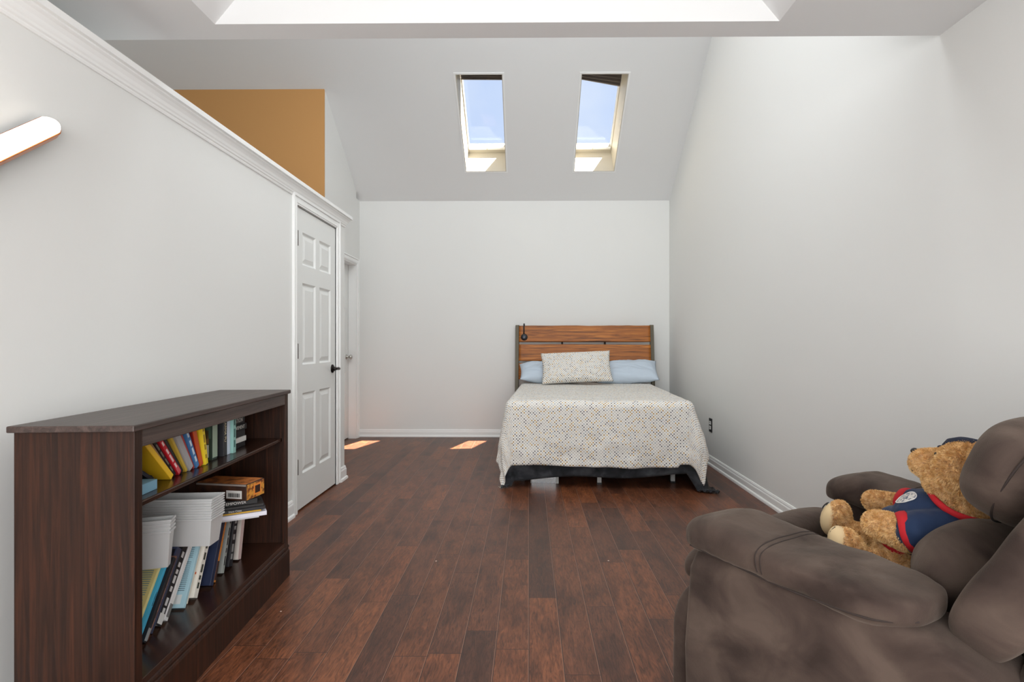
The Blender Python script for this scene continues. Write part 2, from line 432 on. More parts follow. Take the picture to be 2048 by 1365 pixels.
# low flat ceiling over the camera with its splayed tray
CZ = 2.355; CE = 2.235
bm = new()
tx0, tx1, ty0, ty1 = -1.222, 0.965, -0.6, 2.128
for b_ in ((-4.05, tx0, FY, CE), (tx1, RX, FY, CE), (tx0, tx1, FY, ty0), (tx0, tx1, ty1, CE)):
    box(bm, b_[0], b_[1], b_[2], b_[3], CZ, CZ+0.05)
box(bm, -4.05, RX, CE-0.05, CE, CZ+0.05, TOPZ)
bmesh.ops.remove_doubles(bm, verts=bm.verts, dist=1e-5)
tag(mesh_obj('ceiling_low', bm, M_ceil), kind='structure')
bm = new()
th_ = 0.34; ins = 0.30
a = [(tx0, ty0), (tx1, ty0), (tx1, ty1), (tx0, ty1)]
c_ = [(tx0+ins, ty0+ins), (tx1-ins, ty0+ins), (tx1-ins, ty1-0.02), (tx0+ins, ty1-0.02)]
va = [bm.verts.new((x, y, CZ)) for x, y in a]; vc = [bm.verts.new((x, y, CZ+th_)) for x, y in c_]
for i in range(4): bm.faces.new((va[i], va[(i+1) % 4], vc[(i+1) % 4], vc[i]))
bm.faces.new(vc)
t_ = mesh_obj('ceiling_tray', bm, M_ceil); tag(t_, kind='structure')
so = t_.modifiers.new('s', 'SOLIDIFY'); so.thickness = 0.02; so.offset = 1
S('ceiling_upper', [(-4.05, RX, CE-0.05, YT+0.03, TOPZ, TOPZ+0.08)], M_ceil)
# the sloping ceiling with two roof window shafts
T = 0.42
XH = [(-0.707, -0.255), (0.503, 0.955)]
yb, yt = 6.171, 5.271
nrm = Vector((0, SA, CA)); slp = Vector((0, CA, -SA))
MS = Matrix(((1, 0, 0, 0), (0, slp.y, nrm.y, YT), (0, slp.z, nrm.z, TOPZ), (0, 0, 0, 1)))   # (x, distance down slope, outward)
s0 = (yt-YT)/CA; s1 = (yb-YT)/CA; sE = (BY+0.14-YT)/CA
bm = new()
xs = [-4.1, XH[0][0], XH[0][1], XH[1][0], XH[1][1], 1.8]
for i in range(5):
    for j, (sa, sb) in enumerate(((0, s0), (s0, s1), (s1, sE))):
        if i in (1, 3) and j == 1: continue
        box(bm, xs[i], xs[i+1], sa, sb, 0, T, M=MS)
bmesh.ops.remove_doubles(bm, verts=bm.verts, dist=1e-5)
tag(mesh_obj('ceiling_slope', bm, M_ceil), kind='structure')

for k, (xa, xb) in enumerate(XH):
    w = empty('window_%d' % (k+1), MS @ Vector(((xa+xb)/2, (s0+s1)/2, 0)), kind='structure')
    Mi = Matrix.Translation(-w.location) @ MS
    # shaft lining
    bm = new(); q = 0.006
    box(bm, xa, xa+q, s0, s1, -0.002, T-0.08, M=Mi); box(bm, xb-q, xb, s0, s1, -0.002, T-0.08, M=Mi)
    box(bm, xa, xb, s0, s0+q, -0.002, T-0.08, M=Mi); box(bm, xa, xb, s1-q, s1, -0.002, T-0.08, M=Mi)
    mesh_obj('shaft_lining', bm, M_cream, w)
    # thin corner bead round the opening
    bm = new(); e = 0.016
    box(bm, xa-e, xa, s0-e, s1+e, -0.004, 0.001, M=Mi); box(bm, xb, xb+e, s0-e, s1+e, -0.004, 0.001, M=Mi)
    box(bm, xa, xb, s0-e, s0, -0.004, 0.001, M=Mi); box(bm, xa, xb, s1, s1+e, -0.004, 0.001, M=Mi)
    mesh_obj('corner_bead', bm, M_trim, w)
    # sash frame and pane
    bm = new(); g0 = T-0.08; g1 = T+0.03; fw = 0.016
    box(bm, xa, xa+fw, s0, s1, g0, g1, M=Mi); box(bm, xb-fw, xb, s0, s1, g0, g1, M=Mi)
    box(bm, xa+fw, xb-fw, s0, s0+fw, g0, g1, M=Mi); box(bm, xa+fw, xb-fw, s1-0.055, s1, g0, g1, M=Mi)
    bevel(mesh_obj('window_frame', bm, M_cream, w), 0.004)
    bm = new(); box(bm, xa+0.02, xb-0.02, s1-0.078, s1-0.052, g0-0.012, g0+0.006, M=Mi)
    bevel(mesh_obj('sash_bar', bm, M_trim, w), 0.004)
    bm = new(); lathe(bm, [(0.006, 0), (0.006, 0.008)], 10, M=Mi @ Matrix.Translation(((xa+xb)/2, s1-0.065, g0-0.022)))
    mesh_obj('lock_pin', bm, M_nickel, w)
    bm = new(); box(bm, xa+fw-0.01, xb-fw+0.01, s0+fw-0.01, s1-0.05, T+0.01, T+0.016, M=Mi)
    mesh_obj('window_pane', bm, M_glass, w)
    # pleated blind gathered at the top
    bm = new()
    sl = 0.23; sr = 0.235 if k == 0 else 0.31
    nP = 7
    for r_ in range(nP):
        a0 = 0.036 + r_*(sl-0.036)/nP; a1 = 0.036 + (r_+1)*(sl-0.036)/nP; b0 = 0.036 + r_*(sr-0.036)/nP; b1 = 0.036 + (r_+1)*(sr-0.036)/nP
        lo, hi = g0-0.025, g0-0.010
        P = [(xa+0.012, s0+a0, hi), (xb-0.012, s0+b0, hi), (xb-0.012, s0+(b0+b1)/2, lo), (xa+0.012, s0+(a0+a1)/2, lo)]
        Q = [(xa+0.012, s0+(a0+a1)/2, lo), (xb-0.012, s0+(b0+b1)/2, lo), (xb-0.012, s0+b1, hi), (xa+0.012, s0+a1, hi)]
        for poly in (P, Q): bm.faces.new([bm.verts.new(Mi @ Vector(p)) for p in poly])
    bl = mesh_obj('pleated_blind', bm, M_blind, w); so = bl.modifiers.new('s', 'SOLIDIFY'); so.thickness = 0.003

# windows behind the camera
for k, (xa, xb) in enumerate(wins):
    w = empty('window_%d' % (k+3), ((xa+xb)/2, FY-0.07, 0.4), kind='structure')
    hw = (xb-xa)/2
    boxes('window_frame', [(-hw, -hw+0.05, -0.04, 0.04, 0, 1.7), (hw-0.05, hw, -0.04, 0.04, 0, 1.7), (-hw+0.05, hw-0.05, -0.04, 0.04, 0, 0.05), (-hw+0.05, hw-0.05, -0.04, 0.04, 1.65, 1.7), (-hw+0.05, hw-0.05, -0.03, 0.03, 0.83, 0.88)], M_trim, w)
    boxes('window_pane', [(-hw+0.04, hw-0.04, -0.003, 0.003, 0.04, 1.66)], M_glass, w)

# ------------------------------------------------------------------ trim
def base_profile(h=0.088):   # (out, z)
    return [(0, 0), (0.024, 0), (0.024, 0.006), (0.0225, 0.016), (0.018, 0.022), (0.0135, 0.024), (0.0135, h-0.032), (0.0125, h-0.026), (0.0095, h-0.02), (0.0095, h-0.012), (0.006, h-0.003), (0.004, h), (0, h)]
def base_run(name, p0, p1, out, ext0=0, ext1=0, h=0.088):
    p0, p1, out = Vector(p0), Vector(p1), Vector(out)
    d = (p1-p0).normalized(); bm = new(); prof = base_profile(h)
    A = [bm.verts.new(p0 - d*ext0*o_ + out*o_ + Vector((0, 0, z))) for o_, z in prof]
    B = [bm.verts.new(p1 + d*ext1*o_ + out*o_ + Vector((0, 0, z))) for o_, z in prof]
    bm.faces.new(A); bm.faces.new(B[::-1]); n = len(prof)
    for i in range(n): bm.faces.new((A[i], A[(i+1) % n], B[(i+1) % n], B[i]))
    return tag(mesh_obj(name, bm, M_trim), kind='structure')
base_run('baseboard_back', (LX2, BY, 0), (RX, BY, 0), (0, -1, 0))
base_run('baseboard_right', (RX, FY, 0), (RX, BY, 0), (-1, 0, 0), ext1=-1)
base_run('baseboard_left', (LX, FY, 0), (LX, D1a-0.068, 0), (1, 0, 0), h=0.11)
base_run('baseboard_left', (LX, D1b+0.068, 0), (LX, PE, 0), (1, 0, 0), ext1=1, h=0.11)
base_run('baseboard_closet_end', (-4.0, PE, 0), (LX, PE, 0), (0, 1, 0), ext1=1, h=0.11)
# crown and cap along the top of the partition
prof = [(0, 2.062), (0.006, 2.062), (0.009, 2.068), (0.009, 2.074), (0.014, 2.078), (0.016, 2.086), (0.020, 2.092), (0.024, 2.104), (0.032, 2.117), (0.040, 2.124), (0.040, 2.131), (0.052, 2.133), (0.052, 2.156), (-0.14, 2.156), (-0.14, 2.13), (0, 2.13)]
bm = new()
A = [bm.verts.new((LX+o_, FY, z)) for o_, z in prof]; B = [bm.verts.new((LX+o_, PE+max(o_, 0), z)) for o_, z in prof]
bm.faces.new(A); bm.faces.new(B[::-1])
for i in range(len(prof)): bm.faces.new((A[i], A[(i+1) % len(prof)], B[(i+1) % len(prof)], B[i]))
tag(mesh_obj('trim_1', bm, M_trim), kind='structure')

# ------------------------------------------------------------------ doors
def panel_door_mesh(bm, w, h, t, panels):
    """a door slab in local (x across 0..w, y thickness, z up); face at y=0 toward -y; raised panels with a moulded groove"""
    xs = sorted({0, w} | {p[0] for p in panels} | {p[1] for p in panels})
    zs = sorted({0, h} | {p[2] for p in panels} | {p[3] for p in panels})
    def isp(xa, xb, za, zb):
        return any(abs(p[0]-xa) < 1e-6 and abs(p[1]-xb) < 1e-6 and abs(p[2]-za) < 1e-6 and abs(p[3]-zb) < 1e-6 for p in panels)
    cache = {}
    def V(x, y, z):
        k = (round(x, 5), round(y, 5), round(z, 5))
        if k not in cache: cache[k] = bm.verts.new((x, y, z))
        return cache[k]
    for i in range(len(xs)-1):
        for j in range(len(zs)-1):
            xa, xb, za, zb = xs[i], xs[i+1], zs[j], zs[j+1]
            if isp(xa, xb, za, zb):
                rings = [(0, 0), (0.004, 0.003), (0.012, 0.011), (0.020, 0.011), (0.046, 0.003)]
                prev = None
                for ins_, dep in rings:
                    R = [V(xa+ins_, dep, za+ins_), V(xb-ins_, dep, za+ins_), V(xb-ins_, dep, zb-ins_), V(xa+ins_, dep, zb-ins_)]
                    if prev:
                        for q in range(4): bm.faces.new((prev[q], prev[(q+1) % 4], R[(q+1) % 4], R[q]))
                    prev = R
                bm.faces.new(prev)
            else:
                bm.faces.new((V(xa, 0, za), V(xb, 0, za), V(xb, 0, zb), V(xa, 0, zb)))
    # back and sides
    B = [bm.verts.new((x, t, z)) for x, z in ((0, 0), (w, 0), (w, h), (0, h))]
    bm.faces.new(B)
    F = [bm.verts.new((x, 0.0001, z)) for x, z in ((0, 0), (w, 0), (w, h), (0, h))]
    for q in range(4): bm.faces.new((F[q], F[(q+1) % 4], B[(q+1) % 4], B[q]))

def casing(name, lo, hi, top, M, parent, wdt=0.066, th=0.018):
    """casing round an opening in local (x along wall, y out of the wall toward -y, z up)"""
    def prof_leg(x0, sgn, z1):
        bm_ = []
        return bm_
    bm = new()
    steps = [(0.000, 0.010, 0.011), (0.010, 0.030, 0.014), (0.030, 0.050, 0.011), (0.050, wdt, th)]
    for a0, a1, tt in steps:
        box(bm, lo-a1, lo-a0, -tt, 0, 0, top+a1, M=M)
        box(bm, hi+a0, hi+a1, -tt, 0, 0, top+a1, M=M)
        box(bm, lo-a0, hi+a0, -tt, 0, top+a0, top+a1, M=M)
    return bevel(mesh_obj(name, bm, M_trim, parent), 0.0025)

# door_1: closet door in the partition.  local x -> world +Y, local -y -> world +X
d1 = empty('door_1', (LX, D1a, 0), kind='structure')
R1 = Matrix(((0, -1, 0, 0), (1, 0, 0, 0), (0, 0, 1, 0), (0, 0, 0, 1)))
w1 = D1b-D1a-0.006; h1 = D1h-0.02
bm = new()
cols = [(0.105, 0.335), (0.405, 0.630)]; rows = [(0.225, 0.765), (0.955, 1.505), (1.625, 1.845)]
panel_door_mesh(bm, w1, h1, 0.035, [(a_, b_, c, d_) for a_, b_ in cols for c, d_ in rows])
ob = mesh_obj('door_slab', bm, M_door, d1); ob.matrix_local = R1 @ Matrix.Translation((0.003, 0.004, 0.012))
casing('door_casing', 0, D1b-D1a, D1h, R1, d1)
boxes('door_jamb', [(-0.001, 0.0, 0.0, 0.12, 0, D1h), (D1b-D1a, D1b-D1a+0.001, 0, 0.12, 0, D1h), (0, 0.012, 0.042, 0.055, 0, D1h), (D1b-D1a-0.012, D1b-D1a, 0.042, 0.055, 0, D1h)], M_trim, d1, M=R1)
boxes('closet_shadow_board', [(0.0, D1b-D1a, 0.11, 0.12, 0.0, D1h)], M_wall, d1, M=R1)
for hz in (0.30, 1.06, 1.80):
    bm = new()
    box(bm, 0.004, 0.030, 0.0, 0.0045, hz-0.045, hz+0.045, M=R1)
    tube(bm, [(0.011, -0.004, hz-0.05), (0.011, -0.004, hz+0.05)], 0.0062, 10, M=R1)
    mesh_obj('hinge', bm, M_steel, d1)
# lever handle: round rose, neck and curved lever
bm = new(); hx, hzc = w1-0.062, 0.915
lathe(bm, [(0.033, 0), (0.033, 0.004), (0.029, 0.009), (0.016, 0.013), (0.011, 0.02), (0.010, 0.045)], 28, M=R1 @ Matrix.Translation((hx, 0.004, hzc)) @ Matrix.Rotation(PI/2, 4, 'X'))
hd = mesh_obj('door_handle', bm, M_bronze, d1)
bm = new()
tube(bm, [(hx, -0.042, hzc), (hx-0.01, -0.052, hzc+0.001), (hx-0.04, -0.056, hzc+0.006), (hx-0.075, -0.054, hzc+0.003), (hx-0.105, -0.050, hzc-0.006)], [0.011, 0.011, 0.0085, 0.0075, 0.006], 12, M=R1)
mesh_obj('lever', bm, M_bronze, hd)

# door_2: the far door beside the bed
d2 = empty('door_2', (LX2, D2a, 0), kind='structure')
w2 = D2b-D2a
bm = new(); panel_door_mesh(bm, w2-0.006, D2h-0.02, 0.035, [(a_*w2/0.73, b_*w2/0.73, c, d_) for a_, b_ in cols for c, d_ in rows])
ob = mesh_obj('door_slab', bm, M_door, d2); ob.matrix_local = R1 @ Matrix.Translation((0.003, 0.092, 0.012))
casing('door_casing', 0, w2, D2h, R1, d2)
boxes('door_jamb', [(0, 0.012, 0.0, 0.09, 0, D2h), (w2-0.012, w2, 0, 0.09, 0, D2h), (0.012, w2-0.012, 0, 0.09, D2h-0.012, D2h)], M_trim, d2, M=R1)
bm = new()
lathe(bm, [(0.030, 0), (0.030, 0.006), (0.012, 0.012), (0.011, 0.035), (0.026, 0.045), (0.028, 0.058), (0.016, 0.068)], 24, M=R1 @ Matrix.Translation((w2-0.075, 0.092, 0.95)) @ Matrix.Rotation(PI/2, 4, 'X'))
mesh_obj('door_handle', bm, M_nickel, d2)

# ------------------------------------------------------------------ wall outlet: black plate with two white receptacles
ot = empty('wall_outlet', (RX, 5.02, 0.365), 0, 'black wall outlet plate with white sockets on the right wall beside the bed', 'outlet')
bevel(boxes('cover_plate', [(-0.007, 0.0, -0.038, 0.038, -0.062, 0.062)], M_black, ot), 0.002)
for dz in (-0.022, 0.022):
    o2 = boxes('socket', [(-0.0105, -0.0065, -0.018, 0.018, dz-0.015, dz+0.015)], M_whitep, ot)
    bm = new(); box(bm, -0.0112, -0.0104, -0.008, -0.005, dz-0.002, dz+0.008); box(bm, -0.0112, -0.0104, 0.005, 0.008, dz-0.002, dz+0.008)
    mesh_obj('slot', bm, M_darkgap, o2)

# ------------------------------------------------------------------ wall lamp: tilted LED bar on the left wall
M_led = mat('lamp_diffuser', (255, 250, 244), 0.5, emit=((255, 238, 220), 7.0))
M_copper = mat('brushed_copper', (196, 120, 72), 0.3, metal=1.0)
wl = empty('wall_lamp', (LX, 1.50, 1.637), 0, 'lit white bar wall lamp with copper edge, tilted on the left wall', 'lamp')
A_ = math.radians(38.4)
ML0 = Matrix(((0, 0, 1, 0), (math.cos(A_), -math.sin(A_), 0, 0), (math.sin(A_), math.cos(A_), 0, 0), (0, 0, 0, 1)))
ML = ML0 @ Matrix.Translation((0, 0, 0.04)) @ Matrix.Rotation(math.radians(-34), 4, 'X') @ Matrix.Translation((0, 0, -0.035))  # x along the bar, y across, z out of the wall
def round_end_bar(bm, x0, x1, hw, z0, z1, k=10, bow=0.012):
    pts = []
    r = 0.012
    for i in range(k+1):
        t = -1+2*i/k
        pts.append((x1 + bow*(1-t*t)*2.0 - 0.004*(abs(t)**6), t*hw))
    for i in range(k+1):
        t = 1-2*i/k
        pts.append((x0 - bow*(1-t*t)*2.0 + 0.004*(abs(t)**6), t*hw))
    prism(bm, pts, 2, z0, z1, M=ML)
bm = new(); round_end_bar(bm, -0.40, 0.225, 0.031, 0.022, 0.052); bevel(mesh_obj('lamp_housing', bm, M_copper, wl), 0.002)
bm = new(); round_end_bar(bm, -0.398, 0.222, 0.0275, 0.052, 0.058); bevel(mesh_obj('diffuser', bm, M_led, wl), 0.002)
bm = new(); lathe(bm, [(0.05, 0.0), (0.05, 0.010), (0.014, 0.014), (0.014, 0.032)], 28, M=ML0 @ Matrix.Translation((-0.09, 0, 0.0)))
mesh_obj('wall_mount', bm, M_copper, wl)

# ------------------------------------------------------------------ bookcase
M_esp = wood('espresso_wood', (28, 17, 13), (48, 28, 19), (72, 40, 25), along=2, sc=(60, 60, 26), stretch=0.08, rough=0.46, bump=0.22)
M_esp.node_tree.nodes['Principled BSDF'].inputs['Specular IOR Level'].default_value = 0.28
M_espl = wood('espresso_wood_lengthwise', (44, 33, 30), (66, 52, 47), (90, 74, 68), along=0, sc=(26, 60, 60), stretch=0.10, rough=0.40, bump=0.2)
M_esps = wood('espresso_shelf', (34, 20, 15), (48, 28, 20), (64, 38, 27), along=0, sc=(26, 50, 50), stretch=0.10, rough=0.22, bump=0.08)
BK = Vector((-1.072, 1.482, 0)); BR = math.atan2(0.998, -0.0624)
bk = empty('bookcase', BK, BR, 'low dark brown wooden bookcase full of books against the left wall', 'bookcase')
Ltot = 1.153; D_ = 0.332
bevel(boxes('top_board', [(0.0, Ltot, 0.0, D_, 0.872, 0.890)], M_espl, bk), 0.003)
bevel(boxes('side_panel', [(0.018, 0.040, 0.022, D_-0.006, 0.0, 0.872)], M_esp, bk), 0.0015)
bevel(boxes('side_panel', [(Ltot-0.040, Ltot-0.018, 0.022, D_-0.006, 0.0, 0.872)], M_esp, bk), 0.0015)
bevel(boxes('face_stile', [(0.016, 0.050, 0.008, 0.024, 0.0, 0.872)], M_esp, bk), 0.002)
bevel(boxes('face_stile', [(Ltot-0.050, Ltot-0.016, 0.008, 0.024, 0.0, 0.872)], M_esp, bk), 0.002)
bevel(boxes('top_rail', [(0.050, Ltot-0.050, 0.009, 0.024, 0.823, 0.872)], M_espl, bk), 0.002)
boxes('back_panel', [(0.040, Ltot-0.040, D_-0.014, D_-0.008, 0.05, 0.872)], M_esp, bk)
bevel(boxes('shelf', [(0.040, Ltot-0.040, 0.026, D_-0.014, 0.648, 0.664)], M_esps, bk), 0.004)
bevel(boxes('bottom_shelf', [(0.040, Ltot-0.040, 0.010, D_-0.014, 0.150, 0.170)], M_esps, bk), 0.002)
bm = new()
prism(bm, [(0.024, 0.0), (0.004, 0.0), (0.004, 0.118), (0.007, 0.126), (0.010, 0.128), (0.010, 0.134), (0.006, 0.139), (0.008, 0.146), (0.014, 0.150), (0.014, 0.157), (0.020, 0.160)], 0, 0.012, Ltot-0.006)
pl = mesh_obj('plinth', bm, M_esp, bk)
bm = new(); box(bm, Ltot-0.018, Ltot-0.006, 0.024, D_-0.006, 0, 0.118); bevel(mesh_obj('plinth_return', bm, M_esp, bk), 0.003)

def colmat(c, rough=0.45):
    k = 'cover_%d_%d_%d' % c
    return bpy.data.materials.get(k) or mat(k, c, rough)
M_pages = mat('page_edges', (222, 214, 196), 0.85, bump=(400, 0.2, 0.0005))
MB = Matrix.Translation(BK) @ Matrix.Rotation(BR, 4, 'Z')

def book(label, group, lpos, z0, h, t, w, ang, d, col, lines=None, title=None, tcol=(230, 228, 220), patch=None, rz=0.0, spine_back=False, cover_lines=None, art=None):
    """upright book. lpos = length position of the corner it stands on, ang = lean in degrees (+ towards the far end)"""
    a = math.radians(ang); w = min(w, 0.312-d)
    R = empty('book', MB @ Vector((lpos, d, z0)), BR, label, 'book', group)
    xo = -t if ang > 0 else 0.0
    ML_ = Matrix.Rotation(rz, 4, 'Z') @ Matrix.Rotation(a, 4, 'Y') @ Matrix.Translation((xo, 0, 0))
    cv = 0.0022
    m = colmat(col)
    bm = new()
    box(bm, 0, cv, 0, w, 0, h, M=ML_); box(bm, t-cv, t, 0, w, 0, h, M=ML_); box(bm, cv, t-cv, 0, cv, 0, h, M=ML_)
    bevel(mesh_obj('cover', bm, m, R), 0.0008)
    bm = new(); box(bm, cv, t-cv, cv, w-0.004, 0.003, h-0.003, M=ML_); mesh_obj('page_block', bm, M_pages, R)
    F = ML_ @ Matrix(((0, 1, 0, t/2), (0, 0, -1, -0.0004), (-1, 0, 0, h*0.55), (0, 0, 0, 1)))   # text runs down the spine
    if title:
        sz = min(t*0.62, 0.9*h/(0.62*len(title)+0.1))
        tx = text_obj('spine_title', title, sz, colmat(tcol, 0.5), R, F, 0.0002)
    if lines:
        bm = new()
        rr = random.Random(len(label)*7+int(lpos*1000))
        y0_ = h*0.12
        while y0_ < h*0.9:
            le = rr.uniform(0.012, 0.035)
            box(bm, t*0.28, t*0.72, -0.0005, 0.0005, y0_, min(y0_+le, h*0.93), M=ML_); y0_ += le+rr.uniform(0.006, 0.02)
        mesh_obj('spine_lettering', bm, colmat(lines), R)
    if patch:   # block of colour / label on the spine: (z0, z1, colour)
        bm = new(); box(bm, 0.0008, t-0.0008, -0.0007, 0.0004, patch[0]*h, patch[1]*h, M=ML_); mesh_obj('spine_panel', bm, colmat(patch[2]), R)
    if cover_lines:  # printed lines on the near cover
        bm = new(); z = h*0.90; rr = random.Random(int(lpos*977))
        while z > h*0.22:
            box(bm, -0.0006, 0.0002, 0.012, 0.012+w*rr.uniform(0.45, 0.85), z, z+0.0022, M=ML_); z -= 0.0068
            if rr.random() < 0.12: z -= 0.01
        mesh_obj('cover_text', bm, colmat(cover_lines), R)
    if art:
        for nm, y0a, y1a, z0a, z1a, ca in art:
            bm = new(); box(bm, -0.0008, 0.0004, y0a*w, y1a*w, z0a*h, z1a*h, M=ML_); mesh_obj(nm, bm, colmat(ca), R)
    return R

SH = 0.6645; UP = 'books on the upper shelf'; LO = 'books standing on the bottom shelf'
bc = lambda y0a, y1a, z0a, z1a: [('barcode_label', y0a, y1a, z0a, z1a, (226, 224, 218))]
# flat books at the near end
def flat(name, label, cat, group, P, rz, dims, z0, col, edge=(214, 206, 190), title=None, tcol=(230, 230, 226), side='x', pages=True, curl=0.0):
    """thing lying flat: P = (length, depth) of its near-front corner in the bookcase frame, dims = (size x, size y, thickness)"""
    R = empty(name, MB @ Vector((P[0], P[1], z0)), BR+rz, label, cat, group)
    X_, Y_, T_ = dims; cv = 0.002; Y_ = min(Y_, 0.305-P[1])
    bm = new(); box(bm, 0, X_, 0, Y_, 0, cv); box(bm, 0, X_, 0, Y_, T_-cv, T_)
    if side == 'x': box(bm, 0, cv, 0, Y_, cv, T_-cv)
    else: box(bm, 0, X_, 0, cv, cv, T_-cv)
    bevel(mesh_obj('cover', bm, colmat(col), R), 0.0006)
    if pages:
        bm = new(); box(bm, cv if side == 'x' else 0.003, X_-0.003, 0.003 if side == 'x' else cv, Y_-0.003, cv, T_-cv); mesh_obj('page_block', bm, colmat(edge, 0.85), R)
    if title:
        if side == 'x': F = Matrix(((0, 0, -1, -0.0004), (-1, 0, 0, Y_*0.42), (0, 1, 0, T_/2), (0, 0, 0, 1)))
        else: F = Matrix(((1, 0, 0, X_*0.5), (0, 0, -1, -0.0004), (0, 1, 0, T_/2), (0, 0, 0, 1)))
        text_obj('spine_title', title, T_*0.8, colmat(tcol), R, F, 0.0002)
    return R

flat('book', 'light blue paperback lying flat at the near end of the upper shelf', 'book', UP, (0.060, 0.06), 0.02, (0.150, 0.20, 0.030), SH, (120, 164, 186), side='y', edge=(205, 214, 214))
flat('book', 'dark grey book lying on the light blue paperback', 'book', UP, (0.055, 0.075), -0.02, (0.095, 0.19, 0.022), SH+0.0305, (58, 60, 72), side='y')
book('slate blue book leaning low at the near end beside the big yellow book', UP, 0.300, SH, 0.15, 0.012, 0.16, -57, 0.13, (52, 56, 74))
book('large yellow book leaning left on the upper shelf', UP, 0.322, SH, 0.215, 0.019, 0.20, -45, 0.085, (238, 190, 40), art=[('dark_print', 0.25, 0.55, 0.05, 0.13, (70, 70, 74))])
book('tan paperback leaning between the yellow book and a black one', UP, 0.350, SH, 0.205, 0.012, 0.15, -42, 0.10, (160, 118, 82))
book('thin black paperback leaning left of the red book', UP, 0.367, SH, 0.20, 0.013, 0.14, -41, 0.10, (30, 27, 28), lines=(120, 110, 100))
book('red book with pale title leaning on the upper shelf', UP, 0.386, SH, 0.205, 0.017, 0.15, -40, 0.095, (196, 30, 44), lines=(238, 210, 208), patch=(0.03, 0.16, (210, 90, 96)))
book('black book leaning right of the red book', UP, 0.409, SH, 0.20, 0.014, 0.15, -38, 0.10, (26, 24, 26))
book('olive gold paperback leaning beside the grey book', UP, 0.429, SH, 0.20, 0.011, 0.15, -35, 0.095, (196, 164, 62))
book('grey and white book leaning in the middle of the upper row', UP, 0.444, SH, 0.195, 0.025, 0.16, -33, 0.09, (168, 166, 168))
book('thin red book leaning between the grey and blue books', UP, 0.476, SH, 0.19, 0.009, 0.15, -31, 0.095, (178, 62, 56))
book('blue paperback with white title leaning on the upper shelf', UP, 0.488, SH, 0.20, 0.019, 0.15, -28, 0.09, (72, 124, 178), lines=(214, 226, 236))
book('dark red and orange book leaning left of the slim yellow book', UP, 0.512, SH, 0.195, 0.021, 0.16, -20, 0.09, (206, 84, 36), art=[('dark_red_cover', 0.02, 0.98, 0.02, 0.98, (150, 34, 30))])
book('slim bright yellow book leaning slightly left on the upper shelf', UP, 0.538, SH, 0.195, 0.019, 0.16, -11, 0.085, (240, 214, 50), lines=(150, 120, 30))
book('upright book with green and black picture cover and white barcode', UP, 0.617, SH, 0.185, 0.037, 0.14, 0, 0.10, (46, 60, 52),
     art=[('picture', 0.05, 0.95, 0.45, 0.95, (66, 92, 80)), ('tan_shape', 0.10, 0.5, 0.34, 0.62, (134, 96, 62)), ('barcode_label', 0.10, 0.70, 0.06, 0.32, (222, 220, 208))], patch=(0.05, 0.95, (158, 176, 156)))
book('thick plain black book standing beside the green picture book', UP, 0.656, SH, 0.19, 0.034, 0.15, 0, 0.115, (24, 24, 26))
book('black book titled DHARMA PU on its spine', UP, 0.692, SH, 0.195, 0.030, 0.15, 0, 0.095, (44, 44, 48), title='DHARMA PU', tcol=(212, 196, 160))
book('white and pale blue book standing beside the black DHARMA book', UP, 0.724, SH, 0.19, 0.024, 0.15, 0, 0.095, (206, 216, 232))
book('pale teal paperback standing at the end of the upright books', UP, 0.751, SH, 0.195, 0.025, 0.15, 0, 0.085, (150, 196, 188), lines=(60, 110, 104))
zz = SH
for lab, th__, c_ in (('black book at the bottom of the lying pile on the upper shelf', 0.022, (24, 24, 26)), ('white and red spined book lying in the upper shelf pile', 0.022, (222, 220, 216)),
                      ('black book lying above the white and red one', 0.028, (30, 30, 32)), ('black book titled MOVEMENT lying second in the pile', 0.026, (28, 28, 30)), ('black book titled STATION lying near the top of the pile', 0.032, (22, 22, 24))):
    R_ = flat('book', lab, 'book', UP, (0.782, 0.12-0.003*(th__*1000 % 3)), -0.03+0.02*((zz*1000) % 3), (0.150, 0.21, th__), zz, c_, side='y', title={0: None}.get(0) if th__ == 0.022 and c_[0] < 100 else ('STATION' if 'STATION' in lab else 'MOVEMENT' if 'MOVEMENT' in lab else None), tcol=(208, 206, 200))
    if 'red' in lab and 'above' not in lab:
        bm = new(); box(bm, 0.004, 0.045, -0.0006, 0.0004, 0.003, 0.019); mesh_obj('spine_panel', bm, colmat((190, 60, 60)), R_)
    zz += th__+0.0006

BZ = 0.1705
book('pale yellow paperback leaning at the near end of the bottom row', LO, 0.196, BZ, 0.26, 0.013, 0.19, 39, 0.135, (222, 206, 140), cover_lines=(110, 150, 160))
book('bright blue paperback titled MESSENGER leaning in the bottom row', LO, 0.216, BZ, 0.255, 0.013, 0.19, 39, 0.125, (70, 170, 206), title='MESSENGER', tcol=(28, 40, 60))
book('black book with silver label leaning near the front of the bottom row', LO, 0.241, BZ, 0.26, 0.017, 0.19, 39, 0.115, (30, 32, 36), patch=(0.02, 0.16, (150, 156, 158)))
book('thin brown paperback leaning beside the black one in the bottom row', LO, 0.258, BZ, 0.26, 0.010, 0.18, 38.5, 0.12, (126, 88, 74), lines=(200, 150, 120))
book('thick navy book with blue glow picture on its cover', LO, 0.298, BZ, 0.27, 0.028, 0.19, 38, 0.13, (56, 62, 86), art=[('blue_glow', 0.05, 0.95, 0.30, 0.72, (24, 62, 150)), ('dark_sky', 0.03, 0.97, 0.73, 0.97, (22, 24, 34)), ('blue_planet', 0.2, 0.9, 0.08, 0.28, (20, 52, 120))])
book('thick black book with white quote text and barcode label', LO, 0.343, BZ, 0.265, 0.032, 0.19, 38, 0.13, (24, 24, 28), lines=(206, 206, 206), patch=(0.02, 0.14, (220, 220, 218)))
